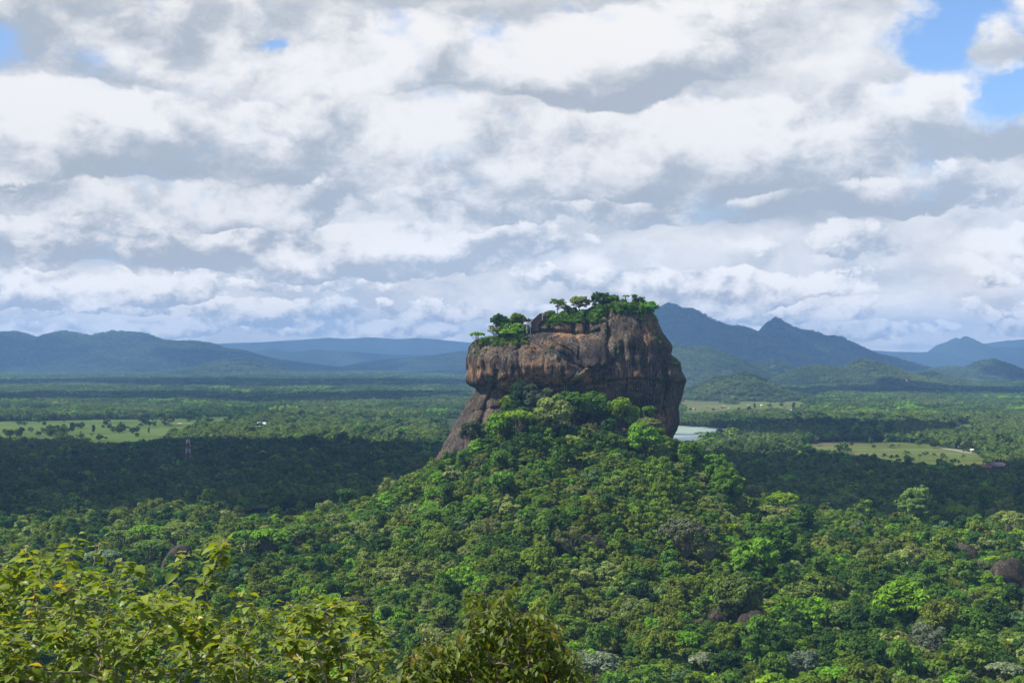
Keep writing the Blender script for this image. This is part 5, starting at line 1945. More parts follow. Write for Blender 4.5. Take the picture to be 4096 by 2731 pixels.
# visitors on the stairs and the summit
def person_mesh(seed):
    """a standing figure 1.7 m tall, one continuous body: legs apart, arms hanging, head on a neck"""
    me = bpy.data.meshes.new("body")
    J = [((0, 0, 0.95), .125), ((0, 0, 1.15), .13), ((0, 0, 1.38), .15), ((0, 0, 1.47), .06), ((0, -.01, 1.55), .095), ((0, 0, 1.66), .09),
         ((.10, 0, .88), .095), ((.11, -.03, .48), .065), ((.12, .03, .08), .045), ((.12, -.10, .03), .04),
         ((-.10, 0, .88), .095), ((-.11, .04, .48), .065), ((-.12, .10, .08), .045), ((-.12, -.03, .03), .04),
         ((.19, 0, 1.38), .065), ((.25, .02, 1.12), .045), ((.27, -.05, .86), .035), ((-.19, 0, 1.38), .065), ((-.25, .02, 1.12), .045), ((-.25, -.12, .92), .035)]
    E = [(0, 1), (1, 2), (2, 3), (3, 4), (4, 5), (0, 6), (6, 7), (7, 8), (8, 9), (0, 10), (10, 11), (11, 12), (12, 13), (2, 14), (14, 15), (15, 16), (2, 17), (17, 18), (18, 19)]
    me.from_pydata([j[0] for j in J], E, [])
    o = link(bpy.data.objects.new("person_source", me))
    o.modifiers.new("skin", 'SKIN')
    sv = me.skin_vertices[0].data
    for i, j in enumerate(J):
        sv[i].radius = (j[1], j[1])
    sv[0].use_root = True
    o.modifiers.new("sub", 'SUBSURF').levels = 1
    dg = bpy.context.evaluated_depsgraph_get()
    ev = bpy.data.meshes.new_from_object(o.evaluated_get(dg))
    ev.name = "person"
    bpy.data.objects.remove(o)
    ev.materials.clear()
    for _ in range(4):
        ev.materials.append(None)
    for p in ev.polygons:
        z = p.center.z
        xx = abs(p.center.x)
        if z > 1.60:
            p.material_index = 3
        elif z > 1.46 or (xx > 0.22 and z < 1.1 and z > 0.7):
            p.material_index = 0
        elif z > 0.93:
            p.material_index = 1
        else:
            p.material_index = 2
        p.use_smooth = True
    return ev


person_src = person_mesh(1)
m_skin = plain("skin", (0.20, 0.11, 0.07), 0.6, 0.05)
m_hair = plain("hair", (0.015, 0.012, 0.010), 0.6, 0.05)
CLOTH = {n_: plain(n_ + "_cloth", c_, 0.85, 0.08) for n_, c_ in {
    'white': (0.75, 0.75, 0.75), 'red': (0.55, 0.06, 0.06), 'green': (0.06, 0.32, 0.12), 'black': (0.02, 0.02, 0.022), 'blue': (0.10, 0.15, 0.35), 'pink': (0.60, 0.30, 0.32), 'yellow': (0.55, 0.50, 0.10), 'grey': (0.25, 0.25, 0.27),
    'lilac': (0.42, 0.35, 0.55)}.items()}
STAIR_LOC = {0: "on the long slanting stair flight"}


def person(p, shirt, trousers, rz_, label):
    o = bpy.data.objects.new("person", person_src)
    link(o)
    o.location = p
    o.rotation_euler = (0, 0, rz_)
    for i, mt in enumerate((m_skin, CLOTH[shirt], CLOTH[trousers], m_hair)):
        o.material_slots[i].link = 'OBJECT'
        o.material_slots[i].material = mt
    tag(o, label, "person", "visitors on the rock")
    return o


def on_flight(pts, t):
    return pts[min(int(t * (len(pts) - 1)), len(pts) - 1)] + Vector((0, 0.25, -0.05))


ground_landing = on_rock(529.5, 341.0, 0.8)
for (p, sh, tr, rz_, lab) in [
    (Vector(at(543.8, 315.1, wall_y + 2.0)), 'pink', 'black', 0.4, "person in a pinkish top standing nearest the tall pilaster of the brick wall"),
    (Vector(at(546.6, 315.1, wall_y + 2.0)), 'yellow', 'black', 1.2, "person in a yellowish top at the open end of the brick terrace"),
    (on_flight(flight_a, 0.01), 'white', 'black', 2.6, "person in white at the head of the long stair flight"),
    (on_flight(flight_a, 0.05), 'black', 'grey', 2.0, "person in black just below the head of the long flight"),
    (on_flight(flight_a, 0.10), 'lilac', 'blue', 2.2, "person in lilac on the upper part of the long flight"),
    (on_flight(flight_a, 0.17), 'red', 'grey', 0.3, "person in a bright red shirt on the upper long flight"),
    (on_flight(flight_a, 0.24), 'grey', 'black', 2.4, "person in grey following the bright red shirt"),
    (on_flight(flight_a, 0.37), 'green', 'green', 2.4, "person dressed all in green on the long flight"),
    (on_flight(flight_a, 0.50), 'white', 'grey', 2.0, "person in a white shirt halfway down the long flight"),
    (on_flight(flight_a, 0.54), 'white', 'white', 0.9, "person dressed all in white halfway down the long flight"),
    (on_flight(flight_a, 0.66), 'lilac', 'white', 2.2, "person in lilac and white on the lower long flight"),
    (on_flight(flight_a, 0.69), 'white', 'blue', 2.2, "person in a white shirt and blue trousers on the lower flight"),
    (on_flight(flight_a, 0.73), 'blue', 'white', 2.2, "person in a blue shirt and white trousers on the lower flight"),
    (on_flight(flight_a, 0.80), 'grey', 'white', 2.2, "person in grey and white, lowest on the long flight"),
    (top_pts[18] + Vector((0.3, -0.2, 0.2)), 'red', 'black', 3.0, "person in dark red climbing the steep white railed stairs"),
    (top_pts[22] + Vector((0.5, -0.2, 0.2)), 'white', 'white', 3.0, "person in white at the foot of the steep white railed stairs"),
]:
    person(p, sh, tr, rz_, lab)

# summit trees
SUMMIT = [
    # column, row of the crown centre, crown width px, height px, form, build, hue, label
    (477.5, 334.5, 15, 9, 'umbrella', 0, 'bright', "small layered tree alone on the lowest corner of the summit"),
    (493.5, 329.5, 12, 9, 'ragged', 1, 'sage', "pale little tree between the corner tree and the dark round one"),
    (499, 319.5, 19, 15, 'great', 0, 'dark', "dark round tree on the lower terrace of the rock"),
    (508, 326, 21, 18, 'great', 1, 'bright', "bright green tree in the middle of the terrace clump"),
    (518, 319, 20, 14, 'great', 1, 'olive', "olive green tree nearest the brick parapet"),
    (520, 329, 17, 14, 'round', 1, 'bright', "bright green bush under the olive green terrace tree"),
    (509, 333, 24, 11, 'round', 3, 'bright', "low spreading bright tree at the front of the terrace clump"),
    (557.7, 302.6, 15, 12, 'ragged', 0, 'olive', "slender olive tree with a bare trunk standing alone above the stairs"),
    (565.5, 306.8, 9, 6, 'round', 0, 'olive', "little olive tree beside the slender one"),
    (580, 301, 20, 12, 'great', 1, 'sage', "grey green domed tree in the middle of the summit"),
    (602, 299.5, 20, 17, 'great', 1, 'dark', "largest dark tree on the summit"),
    (612, 299, 16, 13, 'round', 3, 'mid', "dark green tree joined to the largest summit tree"),
    (621, 301.5, 12, 9, 'ragged', 2, 'mid', "low tree between the big summit trees and the rim trees"),
    (626, 295.8, 8, 5, 'umbrella', 0, 'sage', "thin pale treetop poking above the summit trees"),
    (634.5, 299.5, 10, 9, 'column', 1, 'mid', "dark bushy tree near the mountain side rim of the summit"),
    (640.5, 299.8, 9, 9, 'round', 4, 'mid', "round bush at the very rim of the summit"),
    (650.5, 306, 16, 13, 'round', 1, (0.060, 0.150, 0.018), "vivid green tree hanging over the summit rim on the mountain side"),
    (572, 312, 12, 9, 'ragged', 0, 'dark', "dark bush on the ledge under the middle summit tree"),
    (550, 315, 12, 9, 'round', 3, 'mid', "green bush on the ledge by the brick terrace"),
]
for i, (u, v, w_, h_, fm, bi, hu, lab) in enumerate(SUMMIT):
    col = np.array(HUES[hu] if isinstance(hu, str) else np.array(hu) * 2) * 1.05
    k = NEAR[fm][bi]
    y = 1026.0
    if v > 326:
        y = 1018.0
    x, _, zc_ = at(u, v, y)
    g = None
    for yy in (y, y + 6, y + 12, y + 20):
        g = rock_top((u - 512) / F * yy, yy)
        if g is not None and g < zc_ + 2:
            y = yy
            x, _, zc_ = at(u, v, y)
            break
    if g is None:
        g = zc_ - 6
    r = w_ / 2 / F * y
    sz = h_ / 2 / F * y / (1.0 if fm != 'umbrella' else 0.6)
    g = min(g, zc_ - 0.2 * sz)
    lift = (zc_ - g) / sz - k.zc
    lift = max(lift, -0.6)
    tree(x, y, g - 0.3, r, sz, k, col, lab, name="summit_tree", lift=lift, rz_=i * 0.9)

# grass and bushes of the summit ledges
rngs = np.random.default_rng(9)
bp, bs, bt = [], [], []
for (u0, u1, va, vb_, n, smin, smax, hues) in [
    (474, 528, 330, 345, 260, 0.6, 1.6, ('bright', 'mid', 'olive')), (546, 600, 308, 322, 400, 0.6, 1.9, ('bright', 'mid', 'dark', 'bright')),
    (592, 645, 300, 312, 420, 0.9, 2.7, ('mid', 'dark', 'bright')), (640, 660, 303, 320, 120, 0.6, 1.3, ('lime', 'bright'))]:
    for k in range(n):
        u = rngs.uniform(u0, u1)
        v = rngs.uniform(va, vb_)
        p = on_rock(u, v)
        if p is None:
            y = rngs.uniform(1012, 1045)
            z = rock_top((u - 512) / F * y, y)
            if z is None:
                continue
            p = Vector(((u - 512) / F * y, y, z))
        nn = rock_bvh.find_nearest(p)[1]
        if abs(nn.z) < 0.42:
            continue
        s = rngs.uniform(smin, smax)
        bp.append((p.x, p.y, p.z - s * 0.9))
        bs.append((s, s, s * 0.9))
        bt.append(np.array(HUES[hues[rngs.integers(0, len(hues))]]) * rngs.uniform(0.75, 1.2))
# tufts in the cracks of the face
for (u, v, n, sp) in [(605.7, 328.4, 3, 1.0), (610, 334.5, 5, 1.6), (618.5, 341, 6, 1.6), (620, 344.5, 7, 1.6), (618, 351, 3, 1.0), (550, 349.8, 5, 1.5), (478, 352, 10, 3.0), (492.5, 382, 6, 2.5), (486, 350, 3, 2.0), (594, 332.5, 2, 0.8),
                      (676, 362, 10, 3.5), (671, 357, 6, 2.0), (662, 327, 4, 2.0), (577, 376, 6, 2.5), (664, 421, 4, 2)]:
    for k in range(n):
        p = on_rock(u + rngs.normal() * sp * 0.5, v + rngs.normal() * sp * 0.5)
        if p is None:
            continue
        s = rngs.uniform(0.5, 1.1)
        bp.append((p.x, p.y - 0.2, p.z - s * 1.1))
        bs.append((s, s, s * 0.8))
        bt.append(np.array(HUES[('bright', 'mid', 'olive')[rngs.integers(0, 3)]]))
nb = len(bp)
mass("rock_shrubs", "grass and low shrubs on the ledges of the rock", np.array(bp), np.array(bs), np.stack([np.zeros(nb), np.zeros(nb), rngs.uniform(0, 6.28, nb)], 1),
     rngs.integers(0, 3, nb), np.array(bt), [k.source() for k in MID[:3]])

# guard hut at the foot of the cliff
m_bluegrey = plain("blue_grey_sheet", (0.10, 0.14, 0.16), 0.6, 0.15, 0.8)
m_darkroof = plain("dark_roof", (0.035, 0.035, 0.038), 0.7, 0.2, 1.0)
m_redbrick = plain("red_brick_heap", (0.30, 0.13, 0.08), 0.9, 0.35, 1.2)
m_earth = plain("trodden_earth", (0.28, 0.17, 0.10), 0.9, 0.25, 0.6)
hx, hy = (614 - 512) / F * HUT[1], HUT[1]
hz_ = float(ground_z(hx, hy))
gh = empty("guard_hut", (hx, hy, hz_))
tag(gh, "blue grey guard hut with a dark roof under the trees at the cliff foot", "hut")
part("wall", [box_np((-2.0, 0, -0.5), (2.2, 2.2, 4.2)), box_np((1.5, 0, -0.5), (2.3, 2.2, 3.6))], m_bluegrey, gh)
part("doorway", [box_np((-0.2, 0.2, -0.5), (1.3, 1.8, 3.4))], m_darkroof, gh)
rf_v, rf_f = box_np((-0.6, 0, 3.5), (7.0, 4.0, 0.22))
part("roof", [(rf_v + np.array([0, 0, 0.5], np.float32) * (1 - np.abs(rf_v[:, :1] + 0.6) / 3.5), rf_f)], m_darkroof, gh)
bt_ = empty("brick_terrace", (hx + 2.5, hy - 4, float(ground_z(hx + 2.5, hy - 4))))
tag(bt_, "low red brick terrace with a dark opening in front of the guard hut", "terrace")
part("wall", [box_np((-2.2, 0, -1), (3.4, 2.5, 2.2)), box_np((2.6, 0.3, -1), (4.0, 2.2, 2.0))], m_redbrick, bt_)
part("floor", [box_np((1, -1.6, -1), (9.5, 1.8, 1.25))], m_earth, bt_)
part("opening", [box_np((1.4, -1.3, 0.3), (1.9, 0.5, 0.9))], m_darkroof, bt_)
for dx, sh, lab in ((-11.5, 'white', "person in white half hidden by leaves beside the guard hut"), (-9.3, 'red', "person in red half hidden by leaves beside the guard hut")):
    px_, py_ = hx + dx * 0.8, hy + 3
    person(Vector((px_, py_, float(ground_z(px_, py_)) + 2.2)), sh, 'black', 0.4, lab)
    ped = None

# ------------------------------------------------------------------ boulders
m_boulder = rock_material("boulder_stone", big=False, dark=0.72)


def boulder(name, label, x, y, z, w_, h_, shape, seed):
    v, f = ICO4
    v = v.copy()
    rng = np.random.default_rng(seed)
    if shape == 'lean':
        v = np.sign(v) * np.abs(v) ** 0.85
        s = np.array([w_ * 0.5, w_ * 0.42, h_ * 0.75])
        v = v * s
        v[:, 0] += 0.36 * (v[:, 2])
    elif shape == 'slab':
        v = np.sign(v) * np.abs(v) ** 0.8 * np.array([w_ * 0.52, w_ * 0.36, h_ * 0.85])
        v[:, 2] -= 0.28 * v[:, 0]
        v[:, 2] -= 1.6 * np.exp(-((v[:, 0] + w_ * 0.22 - 0.3 * v[:, 2]) / 0.8) ** 2)
    elif shape == 'stack':
        v = np.sign(v) * np.abs(v) ** 0.7 * np.array([w_ * 0.5, w_ * 0.4, h_ * 0.8])
        r = 1 - 0.25 * np.exp(-((v[:, 2] - h_ * 0.25) / 0.7) ** 2)
        v[:, :2] *= r[:, None]
        v[:, 0] += np.where(v[:, 2] > h_ * 0.25, -w_ * 0.06, 0)
    elif shape == 'heap':
        v = v * np.array([w_ * 0.55, w_ * 0.4, h_ * 0.95])
        v[:, 2] *= 1 - 0.35 * np.abs(v[:, 0]) / w_
    elif shape == 'block':
        v = np.sign(v) * np.abs(v) ** 0.75 * np.array([w_ * 0.5, w_ * 0.45, h_ * 0.8])
        v[:, 2] += np.where(v[:, 2] > 0, 0.25 * v[:, 0] * -1, 0)
    else:
        v = np.sign(v) * np.abs(v) ** 0.8 * np.array([w_ * 0.55, w_ * 0.4, h_ * 0.8])
        v[:, 2] -= 0.3 * np.abs(v[:, 0] - 1.0)
    # blocky facets
    n = unit(v)
    fac = np.zeros(len(v))
    for _ in range(9):
        dn = unit(rng.normal(size=3) * np.array([1, 1, 0.7]))
        lim = np.abs(v @ dn).max() * rng.uniform(0.62, 0.85)
        over = np.maximum(v @ dn - lim, 0)
        v = v - dn * over[:, None] * 0.85
    amp = {'heap': 0.20, 'stack': 0.12, 'lean': 0.07}.get(shape, 0.12) * min(w_, h_)
    d = fbm(v[:, 0] / (w_ * 0.28) + seed, v[:, 1] / (w_ * 0.28), v[:, 2] / (w_ * 0.28), 4, seed)
    d2 = 1 - 2 * np.abs(fbm(v[:, 0] / (w_ * 0.4) + seed * 2, v[:, 1] / (w_ * 0.4), v[:, 2] / (w_ * 0.4), 2, seed + 5))
    v = v + n * (amp * d + 0.5 * amp * d2)[:, None]
    o = mesh_np(name, v, f, [m_boulder], smooth=True)
    o.location = (x, y, z)
    tag(o, label, "boulder", "boulders on the wooded slope")
    return o


for i, (x, y, z, w_, h_, sh, lab) in enumerate(BSPEC):
    boulder("boulder", lab, x, y + w_ * 0.25, z + h_ * 0.26, w_ * 0.95, h_ * 0.95, sh, 20 + i)


# ------------------------------------------------------------------ houses, masts and the stupa on the plain
_mc = {}


def mcol(c, nm):
    if (nm, c) not in _mc:
        _mc[(nm, c)] = plain(nm, c, 0.7, 0.12, 0.4)
    return _mc[(nm, c)]


m_glass = plain("dark_window", (0.03, 0.035, 0.04), 0.2, 0.0)


def house(name, cat, label, u, v, w_, d_, h_, rtype, wc_, rc_, rz_):
    x, y = at_ground(u, v)
    root = empty(name, (x, y, 0.0), rz_)
    tag(root, label, cat)
    mw, mr = mcol(wc_, "plaster"), mcol(rc_, "roofing")
    wl = part("wall", [box_np((0, 0, -0.5), (w_ * 0.92, d_ * 0.9, h_ + 0.5))], mw, root)
    ov = 0.6
    a, b_ = w_ / 2 + ov, d_ / 2 + ov

    def hip(z0, a, b_, rise, cut):
        vs = [(-a, -b_, z0), (a, -b_, z0), (a, b_, z0), (-a, b_, z0), (-a + cut, 0, z0 + rise), (a - cut, 0, z0 + rise)]
        vs += [(p[0], p[1], z0 - 0.25) for p in vs[:4]]
        fs3 = np.array([(1, 2, 5), (3, 0, 4)])
        fs4 = np.array([(0, 1, 5, 4), (2, 3, 4, 5), (6, 7, 1, 0), (7, 8, 2, 1), (8, 9, 3, 2), (9, 6, 0, 3), (9, 8, 7, 6)])
        return np.array(vs, np.float32), fs3, fs4
    if rtype == 'shed':
        rv_, rf_ = box_np((0, 0, h_), (2 * a, 2 * b_, 0.3))
        rv_[:, 2] += (rv_[:, 1] + b_) / (2 * b_) * 3.6
        mesh_np("roof", rv_, rf_, [mr], parent=root)
    elif rtype == 'tier':
        for z0, sc_ in ((h_ * 0.62, 1.05), (h_ * 1.05, 0.72)):
            vs, f3, f4 = hip(z0, a * sc_, b_ * sc_, 2.0 * sc_, a * sc_ * 0.75)
            mesh_np("roof", vs, [f3, f4], [mr], parent=root)
        part("upper_wall", [box_np((0, 0, h_ * 0.62), (w_ * 0.55, d_ * 0.55, h_ * 0.42))], mcol((0.6, 0.55, 0.5), "plaster"), root)
    else:
        cut = a * 0.35 if rtype == 'hip' else 0.02
        vs, f3, f4 = hip(h_, a, b_, min(2.6, w_ * 0.16) if name != "thatched_house" else 4.6, cut)
        mesh_np("roof", vs, [f3, f4], [mr], parent=root)
    nwin = max(1, int(w_ / 4.5))
    for k in range(nwin):
        px_ = -w_ * 0.36 + (k + 0.5) * w_ * 0.72 / nwin
        part("window" if k != nwin // 2 else "door", [box_np((px_, -d_ * 0.45 - 0.03, 1.0 if k != nwin // 2 else 0.05), (1.3, 0.1, 1.5 if k != nwin // 2 else 2.3))], m_glass, root)
    if name == "thatched_house":
        vs, f3, f4 = hip(h_ + 0.3, 4.2, 5.0, 2.6, 2.0)
        vs[:, 0] += w_ / 2 - 1.0
        mesh_np("gable_roof", vs, [f3, f4], [mcol((0.45, 0.08, 0.05), "roofing")], parent=root)
    if name == "long_building":
        part("water_tank", [tube([(w_ * 0.38, 2, h_ + 1.8), (w_ * 0.38, 2, h_ + 4.0)], [1.1, 1.1], 10)], mcol((0.08, 0.15, 0.4), "tank"), root)
        part("upper_roof", [box_np((-w_ * 0.30, 3, h_ + 2.4), (w_ * 0.22, 4, 0.3)), box_np((-w_ * 0.30, 3, h_ + 0.9), (w_ * 0.2, 3.5, 1.5))], mr, root)


for hs_ in HOUSES:
    house(*hs_)
# the huts of the terraces share one build
hut0 = None
for i, (u, v) in enumerate(HUTS):
    x, y = at_ground(u, v)
    lab = ["hut with a rusty roof nearest the middle of the rice terraces", "dark hut just before the rusty roofed one", "brown hut on the rock side of the dark terrace hut", "reddish hut on the terraces, second from the rock",
           "pale hut on the lower terraces below the brown one", "whitish hut on the terraces away from the rock", "white hut farther along past the whitish one", "lowest reddish hut next to the cliff edge", "pale long hut at the palm edge of the terraces"][i]
    if hut0 is None:
        hut0 = empty("terrace_hut", (x, y, 0.5), 0.2)
        part("wall", [box_np((0, 0, 0), (7, 5, 3.0))], mcol((0.35, 0.26, 0.2), "plaster"), hut0)
        vs = np.array([(-4.2, -3.3, 2.7), (4.2, -3.3, 2.7), (4.2, 3.3, 2.7), (-4.2, 3.3, 2.7), (-4.2, 0, 5.0), (4.2, 0, 5.0)], np.float32)
        mesh_np("roof", vs, [np.array([(1, 2, 5), (3, 0, 4)]), np.array([(0, 1, 5, 4), (2, 3, 4, 5), (3, 2, 1, 0)])], [mcol((0.40, 0.25, 0.18), "roofing")], parent=hut0)
        r_ = hut0
        kids = list(hut0.children)
    else:
        r_ = hut0.copy()
        link(r_)
        r_.location = (x, y, 0.5)
        r_.rotation_euler = (0, 0, 0.3 * i)
        for ch in kids:
            c = ch.copy()
            link(c, r_)
            if c.name.startswith("roof"):
                c.material_slots[0].link = 'OBJECT'
                c.material_slots[0].material = mcol([(0.40, 0.25, 0.18), (0.10, 0.08, 0.07), (0.25, 0.16, 0.11), (0.38, 0.18, 0.13), (0.6, 0.57, 0.5), (0.66, 0.64, 0.6), (0.75, 0.74, 0.72), (0.36, 0.15, 0.1), (0.6, 0.55, 0.48)][i], "roofing")
    tag(r_, lab, "hut", "field huts on the rice terraces")

m_mred = plain("mast_red", (0.28, 0.035, 0.028), 0.5, 0.1)  # both mast paints darkened, standing in for the cloud shade on it
m_mwht = plain("mast_white", (0.50, 0.50, 0.50), 0.5, 0.1)


def mast(u, v, h_, w0, w1, label, dishes):
    x, y = at_ground(u, v)
    root = empty("lattice_mast", (x, y, 0), 0.35)
    tag(root, label, "mast")
    n = 7 if dishes else 5
    th = 0.11 if dishes else 0.5
    for k in range(n):
        z0, z1 = h_ * k / n, h_ * (k + 1) / n
        a0, a1 = (w0 + (w1 - w0) * k / n) / 2, (w0 + (w1 - w0) * (k + 1) / n) / 2
        pcs = []
        cs = [(-1, -1), (1, -1), (1, 1), (-1, 1)]
        for j in range(4):
            p, q = cs[j], cs[(j + 1) % 4]
            pcs.append(bar_np((p[0] * a0, p[1] * a0, z0), (p[0] * a1, p[1] * a1, z1), th * 1.5))
            pcs.append(bar_np((p[0] * a0, p[1] * a0, z0), (q[0] * a1, q[1] * a1, z1), th))
            pcs.append(bar_np((q[0] * a0, q[1] * a0, z0), (p[0] * a1, p[1] * a1, z1), th))
            pcs.append(bar_np((p[0] * a1, p[1] * a1, z1), (q[0] * a1, q[1] * a1, z1), th))
        part("lattice_section", pcs, m_mred if (n - 1 - k) % 2 == 0 else m_mwht, root)
    part("top_spike", [bar_np((0, 0, h_), (0, 0, h_ + 3.5), th)], m_mred, root)
    if dishes:
        for zz, aa in ((h_ * 0.66, 0.3), (h_ * 0.60, 2.2), (h_ * 0.80, 4.0), (h_ * 0.34, 5.5)):
            rr = (w0 + (w1 - w0) * zz / h_) / 2 + 0.4
            c = Vector((math.cos(aa) * rr, math.sin(aa) * rr, zz))
            dv = Vector((math.cos(aa), math.sin(aa), 0))
            part("dish", [tube([c, c + dv * 0.5, c + dv * 0.55], [0.4, 1.0, 0.05], 12)], m_white, root)
        for aa in (0.8, 2.9, 5.0):
            c = Vector((math.cos(aa) * 2.4, math.sin(aa) * 2.4, h_ * 0.93))
            part("panel_antenna", [box_np(tuple(c), (0.4, 0.4, 2.6))], m_white, root)


for tw in TOWERS:
    mast(*tw)
sx_, sy_ = STUPA
stp = empty("stupa", (sx_, sy_, 3.0))
tag(stp, "tiny white bell shaped stupa in the far forest", "stupa")
prof = [(9, 0), (9, 2), (8, 2.2), (8.2, 5), (7.6, 8.5), (5.8, 11.5), (3.0, 13.2), (2.2, 13.6)]
ang = np.linspace(0, 2 * math.pi, 20, endpoint=False)
dv_ = np.array([(r * math.cos(a), r * math.sin(a), z) for r, z in prof for a in ang], np.float32)
df_ = np.array([(i * 20 + k, i * 20 + (k + 1) % 20, (i + 1) * 20 + (k + 1) % 20, (i + 1) * 20 + k) for i in range(len(prof) - 1) for k in range(20)])
mesh_np("dome", dv_, df_, [m_white], smooth=True, parent=stp)
part("plinth", [box_np((0, 0, -4), (26, 26, 4))], mcol((0.42, 0.30, 0.24), "plaster"), stp)
part("spire", [box_np((0, 0, 13.4), (3.2, 3.2, 2.2)), tube([(0, 0, 15.6), (0, 0, 24.0)], [1.1, 0.12], 8)], m_white, stp)
for (u, v), lab in (((885.2, 453.0), "thin utility pole standing in the paddy field"), ((888.0, 453.2), "second thin utility pole beside the first in the paddy field")):
    x, y = at_ground(u, v)
    o = empty("utility_pole", (x, y, 0.4))
    tag(o, lab, "pole", "poles in the paddy field")
    part("post", [tube([(0, 0, 0), (0, 0, 9.0)], [0.22, 0.15], 6)], m_tan, o)
    part("crossarm", [box_np((0, 0, 8.2), (2.2, 0.15, 0.15))], m_steel, o)

# palms that stand out against the paddy field
PALM_AT = ["tallest coconut palm where the shaded forest meets the paddy field", "palm leaning behind the tallest one", "lone palm between the tallest one and the pair", "first of the pair of palms at the field edge", "second of the pair of palms, nearer the road",
           "single palm closely following the pair at the field edge", "single palm out in the open paddy field near the houses", "palm below the single field palm in the shade line", "palm at the rock end of the field edge row", "short palm beside the rock end palm",
           "stunted palm under the open paddy corner", "small palm in the thin bare trees of the field", "palm between the tallest one and the short one"]
for i, ((u, v, h_), lab) in enumerate(zip(LONE_PALMS, PALM_AT)):
    y = F * HC / (v + h_ * 0.717 - HZ)
    y = F * (HC - h_) / (v - HZ)
    x = (u - 512) / F * y
    tree(x, y, 0.2, h_ * 1.2, h_, PALMS[i % 3], np.array((0.060, 0.105, 0.030)) * (1.0 + 0.1 * (i % 3)), lab, name="coconut_palm", cat="palm tree", group="palms along the paddy field", rz_=i * 0.8)

